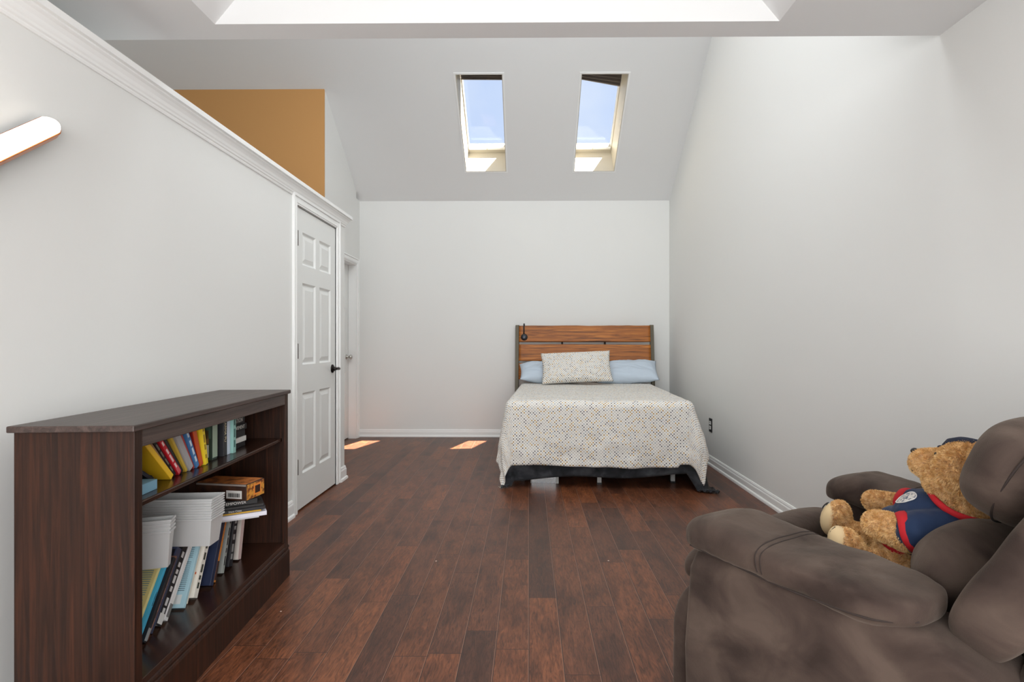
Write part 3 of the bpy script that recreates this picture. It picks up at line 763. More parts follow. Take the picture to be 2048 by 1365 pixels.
book('thin orange paperback leaning behind the black quote book', LO, 0.352, BZ, 0.24, 0.006, 0.18, 38, 0.14, (214, 142, 62))
book('white glossy book leaning beside the black quote book', LO, 0.380, BZ, 0.262, 0.020, 0.19, 38, 0.13, (226, 226, 226), patch=(0.04, 0.2, (120, 120, 120)))
book('light blue book with back cover text leaning in the bottom row', LO, 0.470, BZ, 0.255, 0.015, 0.20, 29, 0.12, (170, 206, 218), cover_lines=(90, 110, 124), art=[('barcode_label', 0.08, 0.45, 0.05, 0.17, (216, 220, 220))])
book('cream paperback leaning between the light blue and flowered books', LO, 0.503, BZ, 0.25, 0.022, 0.18, 28, 0.13, (228, 222, 206))
book('white book with green leaf and orange print on its cover', LO, 0.548, BZ, 0.265, 0.030, 0.19, 27, 0.12, (230, 226, 216), lines=(60, 66, 56), art=[('green_leaf', 0.25, 0.6, 0.72, 0.86, (104, 134, 60)), ('orange_flower', 0.1, 0.7, 0.03, 0.17, (206, 120, 40)), ('orange_band', 0.05, 0.95, 0.30, 0.33, (200, 90, 50))])
book('large navy blue hardback leaning in the bottom row', LO, 0.652, BZ, 0.275, 0.026, 0.20, 24, 0.115, (34, 44, 72), art=[('gold_title', 0.1, 0.5, 0.80, 0.84, (186, 168, 120)), ('gold_crest', 0.2, 0.42, 0.42, 0.47, (186, 168, 120))])
book('orange spined paperback leaning against the navy hardback', LO, 0.682, BZ, 0.26, 0.016, 0.19, 23, 0.12, (206, 128, 48), patch=(0.03, 0.3, (60, 40, 36)))
book('thin dark green paperback leaning beside the orange spine', LO, 0.696, BZ, 0.25, 0.009, 0.18, 23, 0.13, (44, 50, 40))
book('grey book with black title leaning in the bottom row', LO, 0.770, BZ, 0.25, 0.020, 0.19, 19, 0.13, (158, 162, 158), lines=(40, 40, 40))
book('thick black book leaning near the far end of the bottom row', LO, 0.842, BZ, 0.24, 0.036, 0.19, 16, 0.13, (30, 30, 34), lines=(150, 150, 150))
book('white and pink book at the far end of the bottom row', LO, 0.920, BZ, 0.235, 0.030, 0.19, 13, 0.13, (212, 204, 196), patch=(0.0, 1.0, (206, 182, 178)))

# nested translucent bins
M_bin = bpy.data.materials.new('frosted_plastic'); M_bin.use_nodes = True
b_ = M_bin.node_tree.nodes['Principled BSDF']; b_.inputs['Base Color'].default_value = lin((214, 215, 215)); b_.inputs['Roughness'].default_value = 0.35
b_.inputs['Alpha'].default_value = 0.78
def bin_mesh(lx, dy, h, ins, rim):
    bm = new(); t = 0.002
    def ring(e, z): return [bm.verts.new((e, e, z)), bm.verts.new((lx-e, e, z)), bm.verts.new((lx-e, dy-e, z)), bm.verts.new((e, dy-e, z))]
    R = [ring(0, h-rim), ring(0, h), ring(0.006, h), ring(0.006, h-0.002), ring(ins, 0.0)]
    r2 = [ring(0.004, h-rim), ring(ins-0.0015, -0.0015)]
    for a, b in zip(R, R[1:]):
        for q in range(4): bm.faces.new((a[q], a[(q+1) % 4], b[(q+1) % 4], b[q]))
    bm.faces.new(R[-1])
    for q in range(4):
        bm.faces.new((R[0][q], R[0][(q+1) % 4], r2[0][(q+1) % 4], r2[0][q])); bm.faces.new((r2[0][q], r2[0][(q+1) % 4], r2[1][(q+1) % 4], r2[1][q]))
    bm.faces.new(r2[1])
    return bm
def bin_stack(label, n, pitch, P, rz, dims, z0, group):
    first = None
    for k in range(n):
        if first is None:
            bm = bin_mesh(*dims); ob = mesh_obj('plastic_tray', bm, M_bin); first = ob; bevel(ob, 0.001)
        else:
            ob = first.copy(); COL.objects.link(ob)
        ob.location = MB @ Vector((P[0]+0.0006*math.sin(k*2.1), P[1]+0.0012*math.sin(k*1.3), z0+k*pitch)); ob.rotation_euler = (0, 0, BR+rz)
        if k == 0: lab = 'frosted plastic tray at the bottom of the %s nested stack, its side in full view' % label
        elif k == n-1: lab = 'frosted plastic tray at the top of the %s nested stack, its rim uppermost' % label
        else: lab = 'frosted plastic tray, only a rim showing, in the middle of the %s stack' % label
        tag(ob, lab, 'tray', group)
bin_stack('taller', 9, 0.0088, (0.435, 0.012), 0.0, (0.095, 0.27, 0.098, 0.016, 0.0056), 0.398, 'nested trays in the tall stack')
bin_stack('shorter', 4, 0.012, (0.268, 0.055), 0.26, (0.055, 0.25, 0.118, 0.014, 0.007), 0.395, 'nested trays in the short stack')

# pile lying over the far leaning books
PL = 'pile lying on top of the bottom row of books'
import itertools
P0 = (0.735, -0.045)
zz = 0.408
rzp = math.radians(28)
for lab, nm, cat, off, dims, c, ed, ttl in (
    ('white writing pad at the bottom of the pile on the bottom shelf', 'writing_pad', 'pad', (0.0, 0.02), (0.17, 0.26, 0.010), (214, 216, 220), (222, 222, 226), None),
    ('loose white sheaf of paper sticking out furthest from the pile', 'paper_sheaf', 'paper', (-0.004, -0.012), (0.17, 0.26, 0.016), (222, 222, 232), (226, 226, 234), None),
    ('magazine with yellow spine lying in the pile on the bottom shelf', 'magazine', 'magazine', (0.0, 0.012), (0.17, 0.25, 0.007), (228, 180, 50), (60, 40, 36), None),
    ('black magazine with white spine writing lying in the pile', 'magazine', 'magazine', (-0.002, -0.006), (0.17, 0.26, 0.012), (34, 34, 38), (190, 186, 178), 'Silent Cities'),
    ('dark folded brochure lying in the pile under the black book', 'brochure', 'brochure', (0.003, 0.004), (0.16, 0.25, 0.008), (40, 38, 38), (200, 196, 190), None),
    ('black book titled DEEP EMPOWER at the top of the pile', 'book', 'book', (0.008, 0.03), (0.17, 0.23, 0.019), (24, 24, 26), (206, 200, 190), 'DEEP EMPOWER')):
    R_ = flat(nm, lab, cat, PL, (P0[0]+off[0], P0[1]+off[1]), rzp, dims, zz, c, edge=ed, title=ttl, tcol=(214, 212, 208))
    zz += dims[2]+0.0005
gb = empty('game_box', MB @ Vector((0.70, 0.01, zz)), BR+math.radians(-12), 'brown and orange picture box with barcode label on top of the pile', 'box')
bx, by, bz = 0.115, 0.225, 0.066
bevel(boxes('box_body', [(0, bx, 0, by, 0, bz)], mat('box_dark_brown', (52, 34, 28), 0.45, var=(22, (84, 52, 36), 0.4, 0.7)), gb), 0.002)
boxes('lid_picture', [(0.004, bx-0.004, 0.004, by-0.004, bz-0.001, bz+0.0012)], mat('box_orange_print', (196, 120, 62), 0.45, var=(28, (120, 66, 34), 0.42, 0.6)), gb)
boxes('end_picture', [(0.003, bx-0.003, -0.0012, 0.001, 0.003, bz-0.003)], mat('box_gold_print', (214, 150, 60), 0.45, var=(60, (120, 60, 30), 0.45, 0.6)), gb)
boxes('picture_frame', [(0.045, 0.090, -0.0020, 0.0, 0.012, 0.056)], colmat((230, 140, 60)), gb)
boxes('dark_window', [(0.052, 0.083, -0.0028, 0.0, 0.019, 0.049)], colmat((46, 26, 20)), gb)
bl_ = boxes('barcode_label', [(-0.0012, 0.001, 0.020, 0.088, 0.008, 0.040)], colmat((226, 224, 220)), gb)
bm = new(); y_ = 0.028; rr = random.Random(3)
while y_ < 0.078:
    wd = rr.choice((0.001, 0.0016, 0.0024)); box(bm, -0.0018, -0.001, y_, y_+wd, 0.014, 0.030); y_ += wd+rr.choice((0.0012, 0.002))
mesh_obj('barcode', bm, M_black, bl_)
box_edge = boxes('lid_edge', [(-0.0008, 0.001, 0.002, by-0.002, bz-0.008, bz-0.001)], colmat((150, 140, 134)), gb)

# ------------------------------------------------------------------ bed
BED = Vector((0.535, 4.19, 0)); BRZ = -0.048
MBd = Matrix.Translation(BED) @ Matrix.Rotation(BRZ, 4, 'Z')
ZT = 0.655; BW = 1.44; BL = 2.03
M_slat = wood('rustic_plank', (58, 30, 10), (160, 92, 30), (212, 138, 56), along=0, sc=(14, 30, 44), stretch=0.10, rough=0.5, bump=0.35, dist=1.8)
M_post = mat('grey_green_metal', (92, 86, 72), 0.5, metal=0.35)
M_frame = mat('black_metal', (28, 28, 30), 0.5, metal=0.5)
M_legw = mat('pale_grey_metal', (176, 176, 174), 0.45)
M_matt = mat('mattress_ticking', (225, 225, 222), 0.85)
bed = empty('bed', BED, BRZ, 'double bed with slatted rustic wood headboard against the back wall', 'bed')
# mattress
bm = new(); sq(bm, (0, BL/2, 0.515), (BW/2-0.045, BL/2-0.035, 0.122), n=9, N=20)
mesh_obj('mattress', bm, M_matt, bed, True)
bevel(boxes('bed_base', [(-BW/2+0.05, BW/2-0.05, 0.06, BL-0.03, 0.235, 0.385)], M_frame, bed), 0.01)
boxes('bed_rail', [(-BW/2+0.05, -BW/2+0.09, 0.05, BL+0.06, 0.19, 0.235)], M_frame, bed)
boxes('bed_rail', [(BW/2-0.09, BW/2-0.05, 0.05, BL+0.06, 0.19, 0.235)], M_frame, bed)
boxes('bed_rail', [(-0.02, 0.02, 0.05, BL, 0.19, 0.235)], M_frame, bed)
boxes('cross_rail', [(-BW/2+0.09, BW/2-0.09, 0.10, 0.14, 0.195, 0.230)], M_frame, bed)
for lx, ly in ((-0.60, 0.24), (0.60, 0.24), (0.012, 0.16), (-0.60, 1.1), (0.012, 1.1), (0.60, 1.1), (-0.60, 1.9), (0.60, 1.9)):
    bevel(boxes('leg', [(lx-0.017, lx+0.017, ly-0.017, ly+0.017, 0.012, 0.19)], M_legw, bed), 0.003)
    boxes('leg_foot', [(lx-0.019, lx+0.019, ly-0.019, ly+0.019, 0.0, 0.012)], M_black, bed)
# headboard: local x -0.80..0.80, leaning back
def hy(z): return 2.085 + 0.135*max(0, (z-0.35))/0.97
for s_ in (-1, 1):
    bm = new()
    prism(bm, [(hy(0.35), 0), (hy(0.35)+0.05, 0), (hy(0.35)+0.05, 0.35), (hy(1.322)+0.05, 1.322), (hy(1.322), 1.322), (hy(0.35), 0.35)], 0, s_*0.80-(0.042 if s_ > 0 else 0), s_*0.80+(0.042 if s_ < 0 else 0))
    bevel(mesh_obj('headboard_post', bm, M_post, bed), 0.004)
planks = [(1.123, 1.312), (0.905, 1.093), (0.690, 0.875)]
for i, (za, zb) in enumerate(planks):
    bm = new()
    # gently dished plank with worn ridges
    nx, nz_ = 48, 14
    g = []
    for a in range(nx+1):
        row = []
        for c in range(nz_+1):
            x = -0.757+1.514*a/nx; z = za+(zb-za)*c/nz_
            dn = 0.0028*noise.noise(Vector((x*2.2, i*9.1, z*60)))+0.0012*noise.noise(Vector((x*9, i*3.3, z*120)))
            row.append(bm.verts.new((x, hy(z)+0.004+dn, z)))
        g.append(row)
    for a in range(nx):
        for c in range(nz_):
            f = bm.faces.new((g[a][c], g[a+1][c], g[a+1][c+1], g[a][c+1])); f.smooth = True
    ob = mesh_obj('headboard_plank', bm, M_slat, bed)
    so = ob.modifiers.new('s', 'SOLIDIFY'); so.thickness = 0.022; so.offset = -1
    so.use_even_offset = True
for x in (-0.255, 0.240):
    bm = new(); prism(bm, [(hy(0.6)+0.030, 0.60), (hy(0.6)+0.040, 0.60), (hy(1.30)+0.040, 1.30), (hy(1.30)+0.030, 1.30)], 0, x-0.011, x+0.011)
    mesh_obj('back_strap', bm, M_frame, bed)
M_bolt = mat('bolt_brass', (200, 186, 150), 0.3, metal=1.0)
for x in (-0.255, 0.240):
    for z in (1.145, 1.07):
        bm = new(); lathe(bm, [(0.0045, 0), (0.0045, 0.003), (0.002, 0.005)], 10, M=Matrix.Translation((x, hy(z)+0.004, z)) @ Matrix.Rotation(PI/2, 4, 'X')); mesh_obj('bolt', bm, M_bolt, bed)
for x, z in ((-0.748, 1.113), (-0.748, 1.07), (-0.748, 0.93), (-0.748, 0.85), (0.748, 1.30), (0.748, 1.145), (0.748, 0.93), (-0.748, 1.30)):
    bm = new(); lathe(bm, [(0.0045, 0), (0.0045, 0.003), (0.002, 0.005)], 10, M=Matrix.Translation((x, hy(z)+0.002, z)) @ Matrix.Rotation(PI/2, 4, 'X')); mesh_obj('bolt', bm, M_bolt, bed)

def drape(name, m, ztop, hw, over_l, over_r, over_f, ylen, R, flare, wob, seed, step=0.016, thick=0.004, floor=0.006, inset=0.0, hem=None, tail=0.35):
    """cloth laid over the bed: flat (u, v) cloth grid folded over the edges, hanging corners fanning out radially"""
    bm = new(); uvl = bm.loops.layers.uv.new('UVMap')
    nu = int((2*hw+over_l+over_r)/step); nv = int((ylen+over_f)/step)
    iw = hw-R
    G = []; UV = []
    for i in range(nu+1):
        col_ = []; uvc = []
        for j in range(nv+1):
            u = -hw-over_l + (2*hw+over_l+over_r)*i/nu
            f_ = over_f if hem is None else hem(u)
            v = -f_ + (ylen+f_)*j/nv
            a = max(abs(u)-iw, 0); b = max(R-v, 0); sg = 1 if u > 0 else -1
            r = math.hypot(a, b); phi = math.atan2(b, a) if r > 0 else 0
            bx_ = sg*min(abs(u), iw); by_ = max(v, R)
            n1 = noise.noise(Vector((u*3+seed, v*3, 0))); n2 = noise.noise(Vector((u*9+seed, v*9, 3))); n3 = noise.noise(Vector((u*24, v*24, seed)))
            if r <= 0:
                x, y, z = u, v, ztop + 0.006*n1 + 0.0035*n2 + 0.0012*n3
                if v > ylen-0.25: z -= 0.0
            else:
                q = R*PI/2
                fl = flare(sg, phi, u, v)
                tl = 0.35+(tail-0.35)*math.cos(phi)**2; hang = max(r-q, 0); h0 = min(hang, 0.31); h1 = hang-h0
                if r < q: out, dn = R*math.sin(r/R), R*(1-math.cos(r/R))
                else: out, dn = R+h0*math.sin(fl)+h1*math.sin(fl*tl), R+h0*math.cos(fl)+h1*math.cos(fl*tl)
                sm = min(1, max(0, (phi-0.25)/0.9)); sm = sm*sm*(3-2*sm)
                wv = math.sin(v*9+seed)+0.6*math.sin(v*21+seed*2); wu = math.sin(u*9+seed)+0.6*math.sin(u*21+seed*2)
                out += wob*hang*(wv*(1-sm)+wu*sm) + hang*0.035*n2*(wob > 0) + 0.002*n3*min(1, hang*10)*(wob > 0)
                out += inset*min(1, hang*8)
                z = ztop - dn + (0.006*n1 + 0.0035*n2)*max(0, 1-r/q)
                if z < floor:
                    ex = floor - z
                    z = floor + 0.022*abs(math.sin(ex*42+u*6)) + 0.008*abs(n3); out += ex*0.22*(0.5+0.8*abs(n1)+0.3)
                x = bx_ + sg*out*math.cos(phi); y = by_ - out*math.sin(phi)
            col_.append(bm.verts.new((x, y, z))); uvc.append((u, v))
        G.append(col_); UV.append(uvc)
    for i in range(nu):
        for j in range(nv):
            ids = ((i, j), (i+1, j), (i+1, j+1), (i, j+1))
            f = bm.faces.new([G[a][b] for a, b in ids]); f.smooth = True
            for lp, (a, b) in zip(f.loops, ids): lp[uvl].uv = UV[a][b]
    ob = mesh_obj(name, bm, m)
    so = ob.modifiers.new('s', 'SOLIDIFY'); so.thickness = thick; so.offset = -1
    ob.location = BED; ob.rotation_euler = (0, 0, BRZ)
    return ob
M_dots = dots_material('dotted_cotton')
M_plush = velvet_material('charcoal_plush', (30, 32, 35), (44, 46, 50), (66, 68, 72), sc=9)
def fl1(sg, phi, u, v):
    k = math.cos(phi); s2 = math.sin(2*phi)
    if sg > 0: return 0.035 + 0.22*k*k + 0.16*max(0, s2)**1.5
    return 0.035 + 0.10*k*k + 0.07*max(0, s2)**1.5
def hem1(u): return 0.478 + 0.010*math.sin(u*5+1) - 0.012*math.exp(-((u-0.02)/0.16)**2) - 0.02*(u > 0.6)
bl = drape('bed_cover', M_dots, ZT+0.018, BW/2+0.006, 0.44, 0.36, 0.49, 1.93, 0.060, fl1, 0.022, 1.3, hem=hem1)
tag(bl, 'white cotton bed cover with small gold and grey dots, draped over the bed', 'bed cover')
def fl2(sg, phi, u, v):
    k = math.cos(phi); s2 = math.sin(2*phi)
    return fl1(sg, phi, u, v)*(0.86 if sg > 0 else 0.65) - 0.012
def hem2(u): return 0.575 - 0.055*(u+0.72)/1.44 + 0.012*math.sin(u*7)
un = drape('blanket', M_plush, ZT+0.003, BW/2-0.014, 0.56, 0.68, 0.6, 1.80, 0.055, fl2, 0.0, 1.3, hem=hem2, inset=-0.020, tail=1.0)
tag(un, 'charcoal plush blanket hanging below the dotted cover, its corners resting on the floor', 'blanket')

def pillow(name, label, m, hx, hy_, T_, loc, rot, seed, cat='pillow', group=None, wr=0.012):
    bm = new(); uvl = bm.loops.layers.uv.new('UVMap'); n = 44
    for sgn in (1, -1):
        G = []
        for i in range(n+1):
            row = []
            for j in range(n+1):
                u = -1+2*i/n; v = -1+2*j/n
                e = max(0.0, (1-abs(u)**2.6)*(1-abs(v)**2.6))
                w_ = noise.noise(Vector((u*2.2+seed, v*2.2, sgn*2)))
                fold = noise.noise(Vector((u*2+v*3.5+seed, (u-v)*1.2, sgn)))
                t_ = T_*e**0.55*(1+0.18*w_) + wr*(1-abs(fold*2))*min(1, e*2.5)*0.8 + 0.004*noise.noise(Vector((u*14, v*9, seed)))*e
                pin = 1-0.055*(1-u*u)*abs(v)**3; pin2 = 1-0.05*(1-v*v)*abs(u)**3
                row.append(((u*hx*pin2, v*hy_*pin, sgn*t_), (u*hx, v*hy_)))
            G.append(row)
        V = [[bm.verts.new(p[0]) for p in r] for r in G]
        for i in range(n):
            for j in range(n):
                ids = [(i, j), (i+1, j), (i+1, j+1), (i, j+1)]
                f = bm.faces.new([V[a][b] for a, b in ids]); f.smooth = True
                for lp, (a, b) in zip(f.loops, ids): lp[uvl].uv = G[a][b][1]
    bmesh.ops.remove_doubles(bm, verts=bm.verts, dist=0.0004)
    ob = mesh_obj(name, bm, m); ob.location = loc; ob.rotation_euler = rot
    return tag(ob, label, cat, group)
M_dots2 = dots_material('dotted_pillowcase', 0.0165)
M_blue = mat('pale_blue_cotton', (190, 203, 216), 0.9, spec=0.15, bump=(30, 0.35, 0.006))
pw = lambda x, y, z: MBd @ Vector((x, y, z))
pillow('pillow', 'pale blue pillow at the right side of the bed against the headboard', M_blue, 0.33, 0.20, 0.088, pw(0.455, 1.90, 0.797), (math.radians(28), math.radians(-3), BRZ-0.10), 3.0, group='pillows at the head of the bed')
pillow('pillow', 'pale blue pillow at the left, half hidden behind the dotted pillow', M_blue, 0.33, 0.20, 0.085, pw(-0.40, 1.89, 0.786), (math.radians(22), math.radians(2), BRZ+0.10), 8.0, group='pillows at the head of the bed')
pillow('pillow', 'dotted white pillow standing in front, leaning on the blue pillows', M_dots2, 0.375, 0.185, 0.072, pw(-0.112, 1.655, 0.856), (math.radians(60), math.radians(-2.5), BRZ+0.03), 5.0, group='pillows at the head of the bed', wr=0.02)

# headphones hanging on the top plank
hp = empty('headphones', MBd @ Vector((-0.700, hy(1.3), 1.18)), BRZ, 'black over-ear headphones hanging on the left end of the headboard', 'headphones')
zt = 1.335-1.18
bm = new()
pts = []
for k in range(13):
    a = PI*k/12
    pts.append((0.012*0, 0.018-0.045*math.cos(a), 0.115+0.042*math.sin(a)))
tube(bm, [(0, -0.030, 0.03)]+pts+[(0, 0.066, 0.03)], 0.0075, 10)
mesh_obj('headband', bm, M_black, hp)
for yy_, sg in ((-0.034, -1), (0.078, 1)):
    bm = new(); lathe(bm, [(0.036, -0.012), (0.040, -0.006), (0.040, 0.006), (0.030, 0.013), (0.012, 0.014)], 28, M=Matrix.Translation((0.004, yy_, 0)) @ Matrix.Rotation(-sg*PI/2, 4, 'X'))
    e1 = mesh_obj('ear_cup', bm, M_black, hp)
    if sg < 0:
        bm = new(); lathe(bm, [(0.022, 0.0), (0.022, 0.002), (0.012, 0.003)], 24, M=Matrix.Translation((0.004, yy_-0.0135, 0)) @ Matrix.Rotation(PI/2, 4, 'X'))
        mesh_obj('cup_disc', bm, mat('dark_blue_grey_plastic', (44, 50, 62), 0.35), e1)

# storage box under the bed
M_clear = glass_material('clear_box_plastic', (0.75, 0.76, 0.78), 0.22)
sb = empty('storage_box', (0.125, 4.36, 0), BRZ, 'clear plastic storage box with pale rim under the foot of the bed', 'box')
boxes('box_body', [(-0.105, 0.105, 0, 0.004, 0.004, 0.125), (-0.105, -0.101, 0.004, 0.33, 0.004, 0.125), (0.101, 0.105, 0.004, 0.33, 0.004, 0.125), (-0.105, 0.105, 0, 0.33, 0.0, 0.004)], M_clear, sb)
bevel(boxes('corner_post', [(0.088, 0.110, -0.004, 0.002, 0.0, 0.13)], M_legw, sb), 0.002)
bevel(boxes('corner_post', [(-0.112, -0.104, -0.004, 0.002, 0.0, 0.13)], M_legw, sb), 0.002)
bevel(boxes('lid', [(-0.115, 0.115, -0.008, 0.338, 0.126, 0.136)], M_legw, sb), 0.003)
bm = new(); sq(bm, (0, 0.165, 0.055), (0.086, 0.138, 0.044), n=5, N=22, wr=0.006, wf=45)
tag(mesh_obj('crumpled_bag', bm, mat('silver_grey_plastic_bag', (96, 98, 102), 0.25, metal=0.4, bump=(60, 0.8, 0.01)), None, True), 'crumpled silver grey bag inside the clear box under the bed', 'bag').location = (0.125, 4.36, 0.006)

# ------------------------------------------------------------------ recliner armchair
M_suede = velvet_material('brown_microsuede', (52, 42, 38), (72, 60, 54), (90, 77, 69), sc=6.5)
M_seam = mat('dark_brown_welt', (46, 36, 32), 0.9)
CH = Vector((0.956, 1.464, 0)); CR = math.radians(31.3)
ch = empty('recliner_chair', CH, CR, 'brown suede recliner armchair standing by the right wall', 'armchair')
def cushion(name, c, s, n, parent, rot=None, piv=None, N_=26, wr=0.006, wf=6, seed=0, taper=None, m=None, aniso=(1, 1, 1)):
    bm = new()
    M = Matrix.Translation(c) @ rot.to_4x4() if rot else Matrix.Translation(c)
    sq(bm, (0, 0, 0), s, n=n, N=N_, M=M, wr=wr, wf=wf, seed=seed, taper=taper, aniso=aniso)
    return mesh_obj(name, bm, m or M_suede, parent, True)
def rx(d): return Matrix.Rotation(math.radians(d), 3, 'X')
def seam(name, pts, r, parent, m=None):
    bm = new()
    P = [Vector(p) for p in pts]; Q = []
    for i in range(len(P)-1):
        p0 = P[max(i-1, 0)]; p1 = P[i]; p2 = P[i+1]; p3 = P[min(i+2, len(P)-1)]
        for k in range(6):
            t = k/6
            Q.append(0.5*((2*p1)+(-p0+p2)*t+(2*p0-5*p1+4*p2-p3)*t*t+(-p0+3*p1-3*p2+p3)*t**3))
    Q.append(P[-1])
    tube(bm, Q, r, 8)
    return mesh_obj(name, bm, m or M_suede, parent)
for s_ in (-1, 1):
    # arm body: rounded slab, rear top sloping down
    bm = new(); fo = 0.055 if s_ > 0 else 0.0
    out = [(0.295, 0.05), (0.305, 0.30), (0.285, 0.52), (0.255, 0.585), (-0.27, 0.585), (-0.37, 0.553), (-0.46, 0.49), (-0.50, 0.40), (-0.50, 0.05)]
    out = [(y_+(fo if y_ > 0 else 0), z_) for y_, z_ in out]
    prism(bm, out, 0, s_*0.285, s_*0.455)
    bmesh.ops.recalc_face_normals(bm, faces=bm.faces)
    body = mesh_obj('arm_body', bm, M_suede, ch, True); bevel(body, 0.028, 5); body.modifiers['bevel'].angle_limit = math.radians(50)
    # arm pad with a crowned top and rounded, drooping front
    def tp(d, L):
        f = d.y
        L = L.copy()
        if L.z > 0: L.z *= 1-0.50*min(1, max(0, (0.62-f)/0.62))
        else: L.z *= 0.80+0.42*max(0, -f)*(1-max(0, -f-0.7))
        L.z += -0.030*max(0, f-0.60)**1.2*2.0
        L.x *= 1-0.10*max(0, -f)**2
        return L
    dy = 0.055 if s_ > 0 else 0.0
    pad = cushion('arm_pad', (s_*0.372, 0.022+dy, 0.618), (0.120, 0.286, 0.062), 3.3, ch, N_=36, wr=0.0050, wf=8, seed=3+s_, taper=tp, aniso=(1, 2.2, 1))
    # stitched seam across the pad and welt along its lower edge
    ys = 0.045
    bvh = BVHTree.FromPolygons([v.co for v in pad.data.vertices], [tuple(p.vertices) for p in pad.data.polygons])
    def pad_pt(a, yv=ys):
        c0 = Vector((s_*0.372, yv+0.008*math.sin(a), 0.612)); dr = Vector((s_*math.cos(a), 0, math.sin(a)*0.6)).normalized()
        c0.y += dy; h = bvh.ray_cast(c0, dr)[0]
        return h+dr*0.0004 if h else c0
    arc = []
    for k in range(13):
        a = math.radians(-12+200*k/12)
        arc.append(pad_pt(a))
    seam('pad_seam', arc, 0.0016, pad, M_seam)
    seam('pad_seam', [pad_pt(math.radians(-12+200*k/12), ys-0.013) for k in range(13)], 0.0014, pad, M_seam)
    seam('pad_welt', [pad_pt(math.radians(-24), yv) for yv in (0.262, 0.20, 0.10, 0.0, -0.10, -0.19, -0.25)], 0.0026, pad, M_seam)
# base under the seat
cushion('base', (0, 0.02, 0.245), (0.30, 0.345, 0.205), 8, ch, wr=0)
boxes('plinth_base', [(-0.40, 0.40, -0.38, 0.26, 0.0, 0.06)], M_frame, ch)
# seat cushion, rolled front edge
cushion('seat_cushion', (0, 0.085, 0.410), (0.275, 0.325, 0.075), 4.2, ch, N_=30, wr=0.006, wf=6, seed=11)
# folded footrest: two stacked pads in front
cushion('footrest_pad', (0, 0.340, 0.236), (0.425, 0.052, 0.203), 4.5, ch, N_=28, wr=0.004, seed=17)
cushion('footrest_roll', (0, 0.354, 0.484), (0.405, 0.072, 0.062), 2.6, ch, rot=Matrix.Rotation(math.radians(5), 3, 'Z'), N_=26, wr=0.004, seed=19)
# back: lumbar cushion, head pillow, side wings and the rear shell, all reclined
RB = rx(27)
def tpp(d, L):
    L = L.copy(); L.y *= 1-0.25*abs(d.x)**3; L.z *= 1-0.06*abs(d.x)**2
    if L.y > 0: L.y *= 1-0.55*math.exp(-((d.x-0.08)/0.48)**2)
    return L
lum = cushion('lumbar_cushion', (0, -0.222, 0.620), (0.275, 0.118, 0.108), 2.5, ch, rot=rx(34), N_=32, wr=0.007, wf=6, seed=23, taper=tpp)
hd_ = cushion('head_cushion', (0, -0.322, 0.850), (0.300, 0.115, 0.118), 2.6, ch, rot=rx(24), N_=34, wr=0.007, wf=6, seed=29, taper=tpp)
# welts round the ends of the cushions
def end_welt(c, s, rot, par, sg):
    pts = []
    for k in range(17):
        a = PI*(-0.5+k/16)
        v = Vector((sg*s[0]*0.985*(math.cos(a)**0.75 if math.cos(a) > 0 else 0), -0.012, s[2]*0.97*math.copysign(abs(math.sin(a))**0.75, math.sin(a))))
        pts.append(Vector(c)+rot@v)
    seam('cushion_welt', pts, 0.0022, par, M_seam)
for sg in (-1, 1):
    end_welt((0, -0.222, 0.620), (0.275, 0.118, 0.108), rx(34), lum, sg)
    end_welt((0, -0.322, 0.850), (0.300, 0.115, 0.118), rx(24), hd_, sg)
    # side wing
    cushion('back_wing', (sg*0.345, -0.405, 0.735), (0.058, 0.058, 0.205), 4.0, ch, rot=rx(29), N_=26, wr=0.004, seed=31+sg)
cushion('back_shell', (0, -0.505, 0.665), (0.385, 0.065, 0.310), 5.5, ch, rot=rx(26), N_=30, wr=0.004, seed=37)
cushion('rear_panel', (0, -0.445, 0.305), (0.425, 0.085, 0.285), 6, ch, N_=20, wr=0.003, seed=41)
cushion('back_core', (0, -0.425, 0.700), (0.280, 0.07, 0.22), 4.5, ch, rot=rx(25), N_=16, wr=0)

# ------------------------------------------------------------------ teddy bear
M_fur = mat('honey_fur', (214, 166, 104), 0.95, spec=0.1, var=(70, (240, 204, 148), 0.40, 0.62), sheen=0.25, bump=(240, 0.6, 0.003))
M_pad = mat('pale_paw_cloth', (222, 196, 152), 0.9, bump=(300, 0.3, 0.001))
M_navy = mat('navy_cloth', (22, 44, 78), 0.85, bump=(35, 0.35, 0.004), sheen=0.1)
M_navyd = mat('navy_cap_cloth', (20, 30, 54), 0.85)
M_red = mat('red_ribbing', (190, 22, 34), 0.8, bump=(90, 0.2, 0.002))
BP = Vector((0.03, -0.02, 0.478))       # bear root, chair local
MC = Matrix.Translation(CH) @ Matrix.Rotation(CR, 4, 'Z')
bear = empty('teddy_bear', MC @ BP, CR, 'honey coloured teddy bear in a navy shirt with red edging, sitting in the recliner', 'teddy bear')
def L_(x, y, z): return Vector((x, y, z)) - BP
def ell(bm, c, s, rot=None):
    M = Matrix.Translation(c)
    if rot: M = M @ rot.to_4x4()
    r = bmesh.ops.create_icosphere(bm, subdivisions=3, radius=1.0, matrix=M @ Matrix.Diagonal((*s, 1)))
def caps(bm, a, b, ra, rb, k=6):
    for i in range(k+1):
        t = i/k
        ell(bm, a.lerp(b, t), (ra+(rb-ra)*t,)*3)
